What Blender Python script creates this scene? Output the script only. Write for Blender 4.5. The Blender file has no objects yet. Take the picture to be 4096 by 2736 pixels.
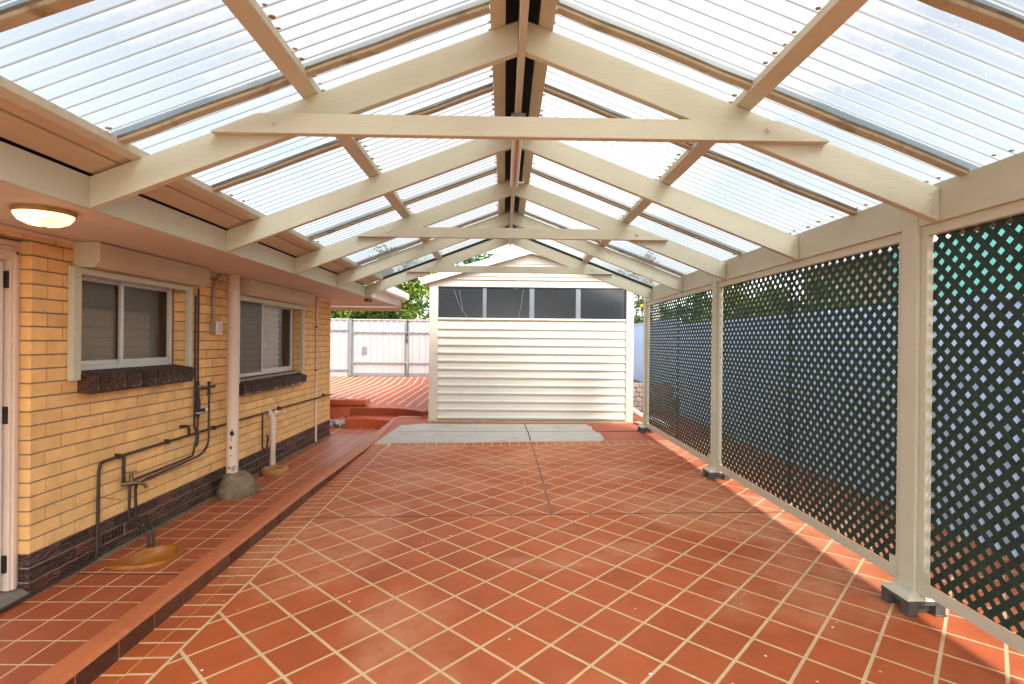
import bpy, math, random
from mathutils import Matrix, Vector
import numpy as np
random.seed(7)
SC = bpy.context.scene
COL = SC.collection

# ------------------------------------------------------------------ camera
F_PX, W_PX, CAM_H = 2170.0, 4096.0, 1.567
cam = bpy.data.cameras.new('camera')
cam.sensor_fit = 'HORIZONTAL'; cam.sensor_width = 36.0
cam.lens = 36.0 * F_PX / W_PX
cam.clip_start = 0.05; cam.clip_end = 2000
camo = bpy.data.objects.new('camera', cam); COL.objects.link(camo)
camo.matrix_world = (Matrix.Translation((0, 0, CAM_H)) @ Matrix.Rotation(-31 / F_PX, 4, 'Z')
                     @ Matrix.Rotation(math.pi / 2 - 4 / F_PX, 4, 'X') @ Matrix.Rotation(0.0098, 4, 'Z'))
SC.camera = camo

# ------------------------------------------------------------------ sky, sun, exposure
SUN_EL, SUN_AZ = 46.0, 148.0          # azimuth from +Y towards +X
world = bpy.data.worlds.new('World'); SC.world = world; world.use_nodes = True
nt = world.node_tree; nt.nodes.clear()
sky = nt.nodes.new('ShaderNodeTexSky'); sky.sky_type = 'NISHITA'; sky.sun_disc = False
sky.sun_elevation = math.radians(SUN_EL); sky.sun_rotation = math.radians(SUN_AZ)
sky.air_density = 1.2; sky.dust_density = 2.0; sky.ozone_density = 1.0
hs = nt.nodes.new('ShaderNodeHueSaturation'); hs.inputs['Saturation'].default_value = 0.32
bg = nt.nodes.new('ShaderNodeBackground'); bg.inputs['Strength'].default_value = 0.15
wo = nt.nodes.new('ShaderNodeOutputWorld')
nt.links.new(sky.outputs[0], hs.inputs['Color']); nt.links.new(hs.outputs[0], bg.inputs[0]); nt.links.new(bg.outputs[0], wo.inputs[0])
sun = bpy.data.lights.new('sun', 'SUN'); sun.energy = 1.25; sun.angle = math.radians(24); sun.color = (1.0, 0.95, 0.88)
suno = bpy.data.objects.new('sun', sun); COL.objects.link(suno)
sd = Vector((math.cos(math.radians(SUN_EL)) * math.sin(math.radians(SUN_AZ)), math.cos(math.radians(SUN_EL)) * math.cos(math.radians(SUN_AZ)), math.sin(math.radians(SUN_EL))))
suno.rotation_euler = sd.to_track_quat('Z', 'Y').to_euler(); suno.location = sd * 30
SC.view_settings.view_transform = 'Standard'; SC.view_settings.look = 'None'
SC.view_settings.gamma = 1.0; SC.view_settings.exposure = 2.05
SC.render.engine = 'CYCLES'
SC.cycles.use_denoising = True
SC.cycles.max_bounces = 10; SC.cycles.diffuse_bounces = 5; SC.cycles.transparent_max_bounces = 12
SC.cycles.sample_clamp_indirect = 8.0

# ------------------------------------------------------------------ helpers
LOCS = {}
def link(o, parent=None):
    COL.objects.link(o)
    if parent is not None:
        o.parent = parent
        if parent.name in LOCS: o.matrix_parent_inverse = Matrix.Translation(-LOCS[parent.name])
    return o
def tag(o, label=None, cat=None, group=None, kind=None):
    if label: o['label'] = label
    if cat: o['category'] = cat
    if group: o['group'] = group
    if kind: o['kind'] = kind
    return o
def thing(name, loc, label, cat, group=None):
    o = bpy.data.objects.new(name, None); o.location = loc; o.empty_display_size = .1
    COL.objects.link(o); LOCS[o.name] = Vector(loc)
    return tag(o, label, cat, group)
class B:
    """collects geometry for one mesh"""
    def __init__(s): s.v = []; s.f = []; s.m = []; s.mi = 0
    def add(s, vs, fs):
        n = len(s.v); s.v += [tuple(v) for v in vs]; s.f += [tuple(i + n for i in f) for f in fs]; s.m += [s.mi] * len(fs); return s
    def box(s, x0, x1, y0, y1, z0, z1):
        v = [(x, y, z) for x in (x0, x1) for y in (y0, y1) for z in (z0, z1)]
        return s.add(v, [(0, 1, 3, 2), (4, 6, 7, 5), (0, 4, 5, 1), (2, 3, 7, 6), (0, 2, 6, 4), (1, 5, 7, 3)])
    def prism(s, poly, axis, a, b):
        n = len(poly)
        def P(p, t): return (t, p[0], p[1]) if axis == 'x' else (p[0], t, p[1]) if axis == 'y' else (p[0], p[1], t)
        v = [P(p, a) for p in poly] + [P(p, b) for p in poly]
        f = [tuple(range(n))[::-1], tuple(range(n, 2 * n))] + [(i, (i + 1) % n, (i + 1) % n + n, i + n) for i in range(n)]
        return s.add(v, f)
    def tube(s, pts, r, n=10, caps=True):
        pts = [Vector(p) for p in pts]; rs = r if isinstance(r, (list, tuple)) else [r] * len(pts)
        up = None; rings = []
        for i, p in enumerate(pts):
            d = (pts[min(i + 1, len(pts) - 1)] - pts[max(i - 1, 0)]).normalized()
            if up is None: up = Vector((0, 0, 1)) if abs(d.z) < .9 else Vector((0, 1, 0))
            a = d.cross(up)
            if a.length < 1e-5: a = d.orthogonal()
            a.normalize(); b = a.cross(d).normalized(); up = b
            rings.append([p + (a * math.cos(2 * math.pi * k / n) + b * math.sin(2 * math.pi * k / n)) * rs[i] for k in range(n)])
        v = [q for rg in rings for q in rg]; f = []
        for i in range(len(pts) - 1):
            for k in range(n):
                f.append((i * n + k, i * n + (k + 1) % n, (i + 1) * n + (k + 1) % n, (i + 1) * n + k))
        if caps: f += [tuple(range(n))[::-1], tuple(range((len(pts) - 1) * n, len(pts) * n))]
        return s.add(v, f)
    def lathe(s, prof, c, n=24, sx=1, sy=1):
        v = [(c[0] + r * sx * math.cos(2 * math.pi * k / n), c[1] + r * sy * math.sin(2 * math.pi * k / n), c[2] + z) for r, z in prof for k in range(n)]
        f = [(i * n + k, i * n + (k + 1) % n, (i + 1) * n + (k + 1) % n, (i + 1) * n + k) for i in range(len(prof) - 1) for k in range(n)]
        return s.add(v, f)
    def build(s, name, mats, parent=None, smooth=False, bevel=0):
        me = bpy.data.meshes.new(name); me.from_pydata(s.v, [], s.f)
        for m in (mats if isinstance(mats, (list, tuple)) else [mats]): me.materials.append(m)
        if any(s.m): me.polygons.foreach_set('material_index', s.m)
        me.update()
        if smooth:
            me.polygons.foreach_set('use_smooth', [True] * len(me.polygons))
            try: me.set_sharp_from_angle(angle=math.radians(40))
            except Exception: pass
        o = bpy.data.objects.new(name, me); link(o, parent)
        if bevel:
            md = o.modifiers.new('edge', 'BEVEL'); md.width = bevel; md.segments = 2; md.limit_method = 'ANGLE'
        return o
def box(name, x0, x1, y0, y1, z0, z1, mat, parent=None, bevel=0):
    return B().box(x0, x1, y0, y1, z0, z1).build(name, mat, parent, bevel=bevel)
def inst(name, me, loc, scale=(1, 1, 1), rot=(0, 0, 0), parent=None):
    o = bpy.data.objects.new(name, me); o.location = loc; o.scale = scale; o.rotation_euler = rot
    return link(o, parent)
def clip(poly, a, b, c):
    """keep a*x+b*y<=c"""
    out = []
    for i in range(len(poly)):
        p, q = poly[i], poly[(i + 1) % len(poly)]
        dp, dq = a * p[0] + b * p[1] - c, a * q[0] + b * q[1] - c
        if dp <= 0: out.append(p)
        if dp * dq < 0:
            t = dp / (dp - dq); out.append((p[0] + t * (q[0] - p[0]), p[1] + t * (q[1] - p[1])))
    return out
def area(p): return abs(sum(p[i][0] * p[(i + 1) % len(p)][1] - p[(i + 1) % len(p)][0] * p[i][1] for i in range(len(p)))) / 2

# ------------------------------------------------------------------ materials
def nodes(name):
    m = bpy.data.materials.new(name); m.use_nodes = True
    n = m.node_tree; n.nodes.clear(); out = n.nodes.new('ShaderNodeOutputMaterial')
    return m, n, out
def N(n, t, **k):
    x = n.nodes.new(t)
    for a, b in k.items():
        if a in x.inputs: x.inputs[a].default_value = b
        else: setattr(x, a, b)
    return x
def c4(c): return (c[0], c[1], c[2], 1)
def mul(c, k): return tuple(min(1, a * k) for a in c)
def noise(n, scale, detail=4, rough=.55, vec=None, dist=0):
    t = n.nodes.new('ShaderNodeTexNoise'); t.inputs['Scale'].default_value = scale; t.inputs['Detail'].default_value = detail
    t.inputs['Roughness'].default_value = rough; t.inputs['Distortion'].default_value = dist
    if vec is not None: n.links.new(vec, t.inputs['Vector'])
    return t
def ramp(n, src, stops):
    r = n.nodes.new('ShaderNodeValToRGB'); e = r.color_ramp.elements
    while len(e) < len(stops): e.new(.5)
    for i, (p, c) in enumerate(stops): e[i].position = p; e[i].color = c if len(c) == 4 else c4(c)
    n.links.new(src, r.inputs[0]); return r
def mix(n, fac, a, b, mode='MIX'):
    x = n.nodes.new('ShaderNodeMix'); x.data_type = 'RGBA'; x.blend_type = mode
    for sock, val in ((x.inputs[0], fac), (x.inputs[6], a), (x.inputs[7], b)):
        if hasattr(val, 'is_linked') or isinstance(val, bpy.types.NodeSocket): n.links.new(val, sock)
        elif isinstance(val, (int, float)): sock.default_value = val
        else: sock.default_value = c4(val)
    return x.outputs[2]
def mat(name, col, rough=.6, var=.12, ns=3.0, rnd=0.0, bump=0.0, bs=120, spec=.35, dirt=None, metal=0, grain=None, extra=None, bdist=.004):
    m, n, out = nodes(name)
    g = N(n, 'ShaderNodeNewGeometry'); pos = g.outputs['Position']
    nz = noise(n, ns, 6, .6, pos)
    c = ramp(n, nz.outputs[0], [(.3, mul(col, 1 - var)), (.7, mul(col, 1 + var))]).outputs[0]
    if rnd:
        oi = N(n, 'ShaderNodeObjectInfo')
        c = mix(n, 1.0, c, ramp(n, oi.outputs['Random'], [(0, (1 - rnd,) * 3), (1, (1 + rnd, 1 + rnd * .95, 1 + rnd * .9))]).outputs[0], 'MULTIPLY')
    if dirt:                                   # (colour, scale, lo, hi): worn or stained patches
        dn = noise(n, dirt[1], 8, .65, pos, .4)
        c = mix(n, ramp(n, dn.outputs[0], [(dirt[2], (0, 0, 0)), (dirt[3], (1, 1, 1))]).outputs[0], c, dirt[0])
    if extra: c = extra(n, c, pos)
    p = N(n, 'ShaderNodeBsdfPrincipled', Roughness=rough, Metallic=metal); p.inputs['Specular IOR Level'].default_value = spec
    n.links.new(c, p.inputs['Base Color'])
    if bump:
        if grain:
            mp = N(n, 'ShaderNodeMapping'); mp.inputs['Scale'].default_value = grain; n.links.new(pos, mp.inputs[0]); v = mp.outputs[0]
        else: v = pos
        bn = noise(n, bs, 4, .6, v)
        bp = N(n, 'ShaderNodeBump', Strength=bump, Distance=bdist); n.links.new(bn.outputs[0], bp.inputs['Height']); n.links.new(bp.outputs[0], p.inputs['Normal'])
    n.links.new(p.outputs[0], out.inputs[0]); return m

CREAM = (.565, .545, .415)
m_timber = mat('cream_timber_paint', CREAM, .55, .05, 2.5, rnd=.035, bump=.45, bs=60, grain=(1, .25, 3), dirt=((.42, .33, .2), 3.5, .66, .85))
m_timber_x = mat('cream_timber_paint_cross', CREAM, .55, .05, 2.5, rnd=.035, bump=.45, bs=60, grain=(.25, 3, 3), dirt=((.42, .33, .2), 3.5, .66, .85))
m_soffit = mat('soffit_paint', (.64, .52, .43), .7, .07, 1.2, bump=.2, bs=30, grain=(.4, 3, 3), dirt=((.45, .36, .29), 1.6, .6, .8))
m_board = mat('eave_board_paint', (.55, .44, .30), .6, .06, 2, bump=.1, bs=50)
m_pinkpaint = mat('pale_pipe_paint', (.68, .53, .42), .5, .06, 3, dirt=((.30, .18, .09), 9, .69, .74), bump=.1, bs=50)
m_white = mat('white_paint', (.78, .74, .68), .45, .04, 3)
m_alu = mat('aluminium_frame', (.62, .60, .57), .4, .05, 5, metal=.2)
m_doorpaint = mat('door_paint', (.72, .68, .60), .45, .04, 3, bump=.05)
m_mortar = mat('mortar', (.30, .235, .165), .9, .18, 14, bump=.5, bs=180)
m_brick = mat('yellow_brick', (.80, .475, .185), .82, .12, 7, rnd=.10, bump=.35, bs=220, dirt=((.42, .19, .06), 22, .70, .80))
m_plinthmortar = mat('plinth_mortar', (.40, .30, .21), .9, .2, 10, bump=.4)
def wavy(name, col, scale):
    m, n, out = nodes(name)
    g = N(n, 'ShaderNodeNewGeometry'); pos = g.outputs['Position']
    mp = N(n, 'ShaderNodeMapping'); mp.inputs['Scale'].default_value = (scale * 1.2, scale * .55, scale * 1.9); n.links.new(pos, mp.inputs[0])
    nz = noise(n, 1.0, 2, .5, mp.outputs[0], 1.2)
    sub = N(n, 'ShaderNodeMath', operation='MULTIPLY'); sub.inputs[1].default_value = 22; n.links.new(nz.outputs[0], sub.inputs[0])
    sn = N(n, 'ShaderNodeMath', operation='SINE'); n.links.new(sub.outputs[0], sn.inputs[0])
    oi = N(n, 'ShaderNodeObjectInfo')
    base = ramp(n, oi.outputs['Random'], [(0, mul(col, .65)), (.55, col), (.8, (col[0] * 1.2, col[1] * 1.05, col[2])), (1, (col[0] * 1.7, col[1] * 1.15, col[2] * .95))]).outputs[0]
    big = noise(n, 9, 4, .6, pos)
    c = mix(n, 1.0, base, ramp(n, big.outputs[0], [(.3, (.7,) * 3), (.75, (1.35,) * 3)]).outputs[0], 'MULTIPLY')
    p = N(n, 'ShaderNodeBsdfPrincipled', Roughness=.55); p.inputs['Specular IOR Level'].default_value = .4
    n.links.new(c, p.inputs['Base Color'])
    bp = N(n, 'ShaderNodeBump', Strength=.9, Distance=.006); n.links.new(sn.outputs[0], bp.inputs['Height']); n.links.new(bp.outputs[0], p.inputs['Normal'])
    n.links.new(p.outputs[0], out.inputs[0]); return m
m_darkbrick = wavy('dark_textured_brick', (.085, .048, .037), 9)
m_sillbrick = wavy('sill_brick', (.06, .035, .026), 12)

def floor_stain(n, c, pos):
    # worn pale patches in the sealed paint
    a = noise(n, .75, 3, .5, pos, .6); b = noise(n, 7, 6, .65, pos)
    f = mix(n, 1.0, ramp(n, a.outputs[0], [(.47, (0, 0, 0)), (.60, (1, 1, 1))]).outputs[0], ramp(n, b.outputs[0], [(.35, (.25,) * 3), (.7, (1.0,) * 3)]).outputs[0], 'MULTIPLY')
    c = mix(n, f, c, (.52, .215, .105))
    d = noise(n, 2.2, 5, .6, pos)
    c = mix(n, ramp(n, d.outputs[0], [(.58, (0, 0, 0)), (.78, (.35,) * 3)]).outputs[0], c, (.24, .06, .025))
    s = N(n, 'ShaderNodeTexVoronoi', Scale=5.5); n.links.new(pos, s.inputs['Vector'])
    c = mix(n, ramp(n, s.outputs['Distance'], [(.022, (.8,) * 3), (.036, (0, 0, 0))]).outputs[0], c, (.75, .70, .62))
    return c
RED = (.39, .090, .026)
m_tile = mat('terracotta_tile', RED, .58, .10, 5, rnd=.09, bump=.12, bs=160, spec=.22, extra=floor_stain, bdist=.002)
m_red = mat('red_paving_paint', (.38, .095, .045), .6, .10, 3, bump=.15, bs=150, spec=.2, dirt=((.46, .17, .09), 2.5, .6, .85))
m_paleline = mat('pale_line', (.78, .68, .54), .7, .08, 5)
m_step = mat('red_step_paint', (.36, .075, .025), .55, .10, 3, bump=.15, bs=120, dirt=((.50, .20, .10), 6, .68, .85))
m_grout = mat('sand_grout', (.58, .41, .22), .8, .10, 8, bump=.3, bs=250, dirt=((.42, .24, .12), 3, .6, .85))
m_pathtile = mat('path_tile', (.34, .080, .033), .45, .10, 5, rnd=.05, bump=.12, bs=160, spec=.45, dirt=((.50, .26, .14), 3.2, .60, .78))
m_kerbtop = mat('kerb_paint', (.43, .125, .045), .55, .12, 12, bump=.25, bs=90, dirt=((.62, .30, .17), 30, .62, .74))
m_kerbbrick = mat('kerb_brick', (.085, .032, .02), .3, .3, 9, rnd=.3, bump=.2, bs=60, spec=.5)
m_concrete = mat('grey_concrete', (.47, .43, .38), .8, .10, 4, bump=.3, bs=90, dirt=((.28, .24, .20), 3.2, .55, .78))
m_oldconcrete = mat('mossy_concrete', (.19, .145, .085), .9, .3, 9, bump=.9, bs=50, dirt=((.07, .055, .03), 8, .52, .72), bdist=.01)
m_joint = mat('dark_joint', (.07, .028, .018), .8, .1)
m_sealant = mat('joint_sealant', (.24, .085, .05), .6, .15, 8)
m_strip = mat('tan_joining_strip', (.44, .40, .28), .6, .15, 3, dirt=((.12, .085, .035), 3.0, .56, .70), bump=.1)
m_stripedge = mat('grimy_strip_edge', (.16, .125, .07), .8, .3, 12)
m_black = mat('black_flashing', (.012, .011, .010), .6, .1)
m_rust = mat('rusty_foam', (.36, .24, .11), .9, .3, 30)
m_shoe = mat('black_plastic_shoe', (.085, .08, .072), .55, .25, 20, dirt=((.25, .23, .2), 14, .6, .75))
m_lattice = mat('dark_green_lattice', (.018, .040, .028), .62, .15, 6, rnd=.12, bump=.2, bs=150)
m_copper = mat('old_copper_pipe', (.045, .030, .023), .5, .25, 14, metal=.1, dirt=((.15, .09, .05), 20, .6, .75))
m_brass = mat('old_brass', (.16, .115, .05), .4, .25, 30, metal=.6)
m_terra = mat('glazed_terracotta', (.33, .115, .016), .38, .18, 7, spec=.35, dirt=((.20, .07, .02), 9, .56, .8), bump=.08, bs=60)
m_ring = mat('clay_ring', (.36, .17, .06), .5, .2, 7, dirt=((.2, .09, .03), 9, .56, .8))
m_conduit = mat('grey_conduit', (.33, .27, .22), .5, .08)
m_plastic = mat('cream_plastic', (.72, .66, .56), .4, .04)
m_steelgrey = mat('grey_sill_metal', (.22, .20, .17), .45, .1, 6, metal=.3)
m_blackmetal = mat('black_hinge', (.02, .018, .016), .5, .1)
m_shed = mat('shed_cream_steel', (.66, .63, .54), .35, .03, 1.5, spec=.45, bump=.04, bs=8)
m_shedtrim = mat('shed_corner_trim', (.60, .52, .43), .4, .06, 2, dirt=((.40, .31, .22), 2.2, .58, .85))
m_shedgable = mat('shed_gable_steel', (.60, .52, .44), .4, .05, 2)
m_barge = mat('pale_barge', (.72, .65, .58), .5, .04, 3)
m_shedroof = mat('shed_roof', (.55, .5, .45), .5, .05)
m_mull = mat('blue_grey_mullion', (.16, .19, .21), .5, .05)
m_wood = mat('weathered_timber', (.42, .31, .2), .8, .2, 8, bump=.3, bs=40, grain=(.3, 3, 3))
m_fence = mat('pale_fence_steel', (.36, .34, .33), .45, .03, 1.5)
m_gal = mat('galvanised_steel', (.19, .20, .215), .45, .12, 12, metal=.35)
m_bluefence = mat('blue_grey_fence_steel', (.54, .70, .96), .5, .04, 1.5)
m_block = mat('retaining_block', (.40, .31, .26), .9, .15, 6, rnd=.15, bump=.5, bs=60)
m_soil = mat('bare_soil', (.14, .10, .07), .95, .3, 3, bump=.5, bs=20)
m_pebble = mat('pale_pebble', (.52, .44, .40), .7, .3, 25, rnd=.2)
m_ground = mat('earth_ground', (.20, .155, .11), .95, .25, .6, bump=.3, bs=8)
m_bark = mat('bark', (.10, .075, .05), .9, .3, 8, bump=.6, bs=30)
m_nwall = mat('neighbour_beige_wall', (.50, .40, .28), .8, .05, 2)
m_teal = mat('teal_sheet', (.16, .52, .42), .55, .08, 1.2)
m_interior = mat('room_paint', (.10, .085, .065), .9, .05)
m_blind_bands = mat('white_blind_and_bands', (.74, .70, .65), .6, .05, 4)
m_curtain = mat('grey_curtain', (.46, .41, .33), .9, .1, 6)
m_rooftile = mat('roof_tile', (.22, .12, .09), .8, .2, 5, bump=.5, bs=30)
m_flower = mat('yellow_flower', (.75, .50, .02), .6, .1)

def leafmat(name, a, b):
    m, n, out = nodes(name)
    g = N(n, 'ShaderNodeNewGeometry'); nz = noise(n, 1.1, 3, .6, g.outputs['Position'])
    wn = N(n, 'ShaderNodeTexWhiteNoise'); n.links.new(g.outputs['Random Per Island'], wn.inputs['W']) if 'W' in wn.inputs else None
    wn.noise_dimensions = '1D'
    f = N(n, 'ShaderNodeMath', operation='ADD'); n.links.new(nz.outputs[0], f.inputs[0])
    k = N(n, 'ShaderNodeMath', operation='MULTIPLY_ADD'); k.inputs[1].default_value = .5; k.inputs[2].default_value = -.25
    n.links.new(g.outputs['Random Per Island'], k.inputs[0]); n.links.new(k.outputs[0], f.inputs[1])
    c = ramp(n, f.outputs[0], [(.25, a), (.75, b)]).outputs[0]
    d = N(n, 'ShaderNodeBsdfPrincipled', Roughness=.5); n.links.new(c, d.inputs['Base Color'])
    t = N(n, 'ShaderNodeBsdfTranslucent'); n.links.new(c, t.inputs[0])
    mx = N(n, 'ShaderNodeMixShader'); mx.inputs[0].default_value = .35
    n.links.new(d.outputs[0], mx.inputs[1]); n.links.new(t.outputs[0], mx.inputs[2]); n.links.new(mx.outputs[0], out.inputs[0]); return m
m_leaf_dark = leafmat('dark_leaves', (.02, .075, .012), (.08, .20, .03))
m_leaf_lime = leafmat('lime_leaves', (.06, .12, .012), (.26, .34, .04))
m_leaf_olive = leafmat('olive_leaves', (.05, .09, .02), (.17, .21, .06))
m_leaf_grass = leafmat('grass_blades', (.06, .14, .02), (.16, .28, .05))

# translucent weathered roof sheet: dirt collects along the bottoms of the corrugations
m_sheet, n, out = nodes('translucent_roof_sheet')
g = N(n, 'ShaderNodeNewGeometry'); sx = N(n, 'ShaderNodeSeparateXYZ'); n.links.new(g.outputs['Position'], sx.inputs[0])
dv = N(n, 'ShaderNodeMath', operation='DIVIDE'); dv.inputs[1].default_value = .0762; n.links.new(sx.outputs['Y'], dv.inputs[0])
fr = N(n, 'ShaderNodeMath', operation='FRACT'); n.links.new(dv.outputs[0], fr.inputs[0])
line = ramp(n, fr.outputs[0], [(.34, (0, 0, 0)), (.47, (.92,) * 3), (.53, (.92,) * 3), (.66, (0, 0, 0))])
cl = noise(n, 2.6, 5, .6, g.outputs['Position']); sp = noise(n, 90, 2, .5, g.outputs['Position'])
col = mix(n, line.outputs[0], (.62, .615, .585), (.07, .068, .06))
col = mix(n, ramp(n, cl.outputs[0], [(.45, (0, 0, 0)), (.85, (.35,) * 3)]).outputs[0], col, (.45, .43, .37))
def mixsh(n, fac, a, b):
    x = N(n, 'ShaderNodeMixShader')
    if isinstance(fac, float): x.inputs[0].default_value = fac
    else: n.links.new(fac, x.inputs[0])
    n.links.new(a, x.inputs[1]); n.links.new(b, x.inputs[2]); return x.outputs[0]
tl = N(n, 'ShaderNodeBsdfTranslucent'); n.links.new(col, tl.inputs[0])
tr = N(n, 'ShaderNodeBsdfTransparent'); tr.inputs[0].default_value = (.37, .405, .42, 1)
df = N(n, 'ShaderNodeBsdfDiffuse'); n.links.new(col, df.inputs[0])
gl = N(n, 'ShaderNodeBsdfGlossy', Roughness=.25)
# milkiness: cloudy weathering, painted eave dimming, bright grit specks, opaque dirt lines
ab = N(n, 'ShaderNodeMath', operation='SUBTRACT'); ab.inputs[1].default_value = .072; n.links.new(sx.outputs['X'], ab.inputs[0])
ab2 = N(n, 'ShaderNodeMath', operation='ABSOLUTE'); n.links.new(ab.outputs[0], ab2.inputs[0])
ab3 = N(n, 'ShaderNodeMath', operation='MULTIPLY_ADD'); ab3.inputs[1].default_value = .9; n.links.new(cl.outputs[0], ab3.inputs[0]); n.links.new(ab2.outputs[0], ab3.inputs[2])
# clear band near the eaves paints in the dimmer light seen there; milkier elsewhere
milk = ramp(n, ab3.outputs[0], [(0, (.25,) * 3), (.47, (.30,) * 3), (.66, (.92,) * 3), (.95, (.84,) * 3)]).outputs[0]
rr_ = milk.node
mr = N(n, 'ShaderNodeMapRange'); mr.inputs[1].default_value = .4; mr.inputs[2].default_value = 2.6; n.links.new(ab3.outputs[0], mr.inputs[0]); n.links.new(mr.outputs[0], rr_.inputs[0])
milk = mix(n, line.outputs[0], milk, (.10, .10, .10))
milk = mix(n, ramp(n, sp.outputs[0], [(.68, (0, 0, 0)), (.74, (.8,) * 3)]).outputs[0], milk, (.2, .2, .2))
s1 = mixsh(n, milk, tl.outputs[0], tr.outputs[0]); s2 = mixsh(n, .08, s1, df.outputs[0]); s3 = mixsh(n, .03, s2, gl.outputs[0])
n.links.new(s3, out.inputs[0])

def glassmat(name, tint, refl=.12, rough=.02, wob=0, wscale=60):
    m, n, out = nodes(name)
    tr = N(n, 'ShaderNodeBsdfTransparent'); tr.inputs[0].default_value = c4(tint)
    gl = N(n, 'ShaderNodeBsdfGlossy', Roughness=rough); gl.inputs[0].default_value = (.9, .9, .9, 1)
    fz = N(n, 'ShaderNodeFresnel', IOR=1.5); ad = N(n, 'ShaderNodeMath', operation='ADD'); ad.inputs[1].default_value = refl; ad.use_clamp = True
    n.links.new(fz.outputs[0], ad.inputs[0])
    if wob:
        g = N(n, 'ShaderNodeNewGeometry'); nz = noise(n, wscale, 2, .5, g.outputs['Position'])
        bp = N(n, 'ShaderNodeBump', Strength=wob, Distance=.01); n.links.new(nz.outputs[0], bp.inputs['Height'])
        n.links.new(bp.outputs[0], gl.inputs['Normal'])
    n.links.new(mixsh(n, ad.outputs[0], tr.outputs[0], gl.outputs[0]), out.inputs[0]); return m
m_glass = glassmat('window_glass', (.80, .80, .77), .03)
m_screen = glassmat('insect_screen', (.52, .50, .47), .0, .3)
m_shedglass = mat('dark_shed_screen', (.022, .026, .030), .22, .2, 40, spec=.5)
# patterned glass of the first window
m_obscure, n, out = nodes('patterned_glass')
g = N(n, 'ShaderNodeNewGeometry'); nz = noise(n, 55, 2, .5, g.outputs['Position'])
bp = N(n, 'ShaderNodeBump', Strength=.5, Distance=.006); n.links.new(nz.outputs[0], bp.inputs['Height'])
rf = N(n, 'ShaderNodeBsdfRefraction', Roughness=.12, IOR=1.12); rf.inputs[0].default_value = (.62, .56, .46, 1)
gl = N(n, 'ShaderNodeBsdfGlossy', Roughness=.12); gl.inputs[0].default_value = (.9, .88, .84, 1)
for q in (rf, gl): n.links.new(bp.outputs[0], q.inputs['Normal'])
fz = N(n, 'ShaderNodeFresnel', IOR=1.5)
n.links.new(mixsh(n, fz.outputs[0], rf.outputs[0], gl.outputs[0]), out.inputs[0])
m_lamp, n, out = nodes('lit_lamp_glass')
g = N(n, 'ShaderNodeNewGeometry'); nz = noise(n, 9, 5, .6, g.outputs['Position'])
em = N(n, 'ShaderNodeEmission', Strength=.75)
n.links.new(ramp(n, nz.outputs[0], [(.35, (1, .52, .15)), (.6, (1, .74, .36))]).outputs[0], em.inputs[0])
df = N(n, 'ShaderNodeBsdfDiffuse'); df.inputs[0].default_value = (.8, .7, .5, 1)
ads = N(n, 'ShaderNodeAddShader'); n.links.new(em.outputs[0], ads.inputs[0]); n.links.new(df.outputs[0], ads.inputs[1]); n.links.new(ads.outputs[0], out.inputs[0])

# ================================================================== THE GROUND
def zf(y): return .18 + .004 * y
def in_view(x, y, z=.2):
    v = camo.matrix_world.inverted() @ Vector((x, y, z))
    if v.z > -.3: return False
    u = v.x / -v.z * F_PX; w = v.y / -v.z * F_PX
    return abs(u) < 2120 and abs(w) < 1440
tag(B().add([(-400, -400, -.06), (400, -400, -.06), (400, 400, -.06), (-400, 400, -.06)], [(0, 1, 2, 3)]).build('ground', m_ground), 'bare earth ground spreading round the yard', 'ground', kind='structure')

def sheet_poly(b, poly, zfun, top, bot):
    n = len(poly)
    v = [(p[0], p[1], zfun(p[1]) + top) for p in poly] + [(p[0], p[1], zfun(p[1]) + bot) for p in poly]
    return b.add(v, [tuple(range(n)), tuple(range(n, 2 * n))[::-1]] + [(i, i + n, (i + 1) % n + n, (i + 1) % n) for i in range(n)])
def ccw(p): return p if sum(p[i][0] * p[(i + 1) % len(p)][1] - p[(i + 1) % len(p)][0] * p[i][1] for i in range(len(p))) > 0 else p[::-1]
# main patio: a bed of sand grout with tiles set 3 mm proud
patio = B()
sheet_poly(patio, [(-1.66, -2.5), (3.3, -2.5), (3.3, 7.60), (-1.70, 7.125)], zf, -.0009, -.12)
patio = patio.build('patio_floor', m_grout)
tag(patio, 'terracotta diamond tiled patio floor under the carport', 'floor', kind='structure')
E1, E2, O = (.1588, .1746), (-.1583, .1551), (.064, 2.281)
BX = lambda y: -1.412 - .0156 * (y - 2.0)          # inner line of the border
FY = lambda x: 7.034 + .0823 * x                      # near line of the far border
cells = []
for a in range(-32, 48):
    for b in range(-32, 48):
        q = [(O[0] + E1[0] * (a + i) + E2[0] * (b + j), O[1] + E1[1] * (a + i) + E2[1] * (b + j)) for i, j in ((0, 0), (1, 0), (1, 1), (0, 1))]
        cx = sum(p[0] for p in q) / 4; cy = sum(p[1] for p in q) / 4
        if not (-2 < cx < 3.6 and -1.4 < cy < 7.8): continue
        w = .0075
        q = [(cx + (p[0] - cx) * (1 - 2 * w / .225), cy + (p[1] - cy) * (1 - 2 * w / .225)) for p in q]
        # border lines and outer edges
        q = clip(q, -1, -.0156, 1.412 - .0156 * 2.0 - .008)
        if len(q) > 2: q = clip(q, -.0823, 1, 7.034 - .008)
        if len(q) > 2: q = clip(q, 1, 0, 3.29)
        if len(q) > 2: q = clip(q, 0, -1, 1.2)
        if len(q) > 2 and area(q) > .0006: cells.append((cx, cy, ccw(q)))
vis = sorted([c for c in cells if in_view(c[0], c[1]) and c[0] < 2.25], key=lambda c: c[0] ** 2 + c[1] ** 2)
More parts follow.
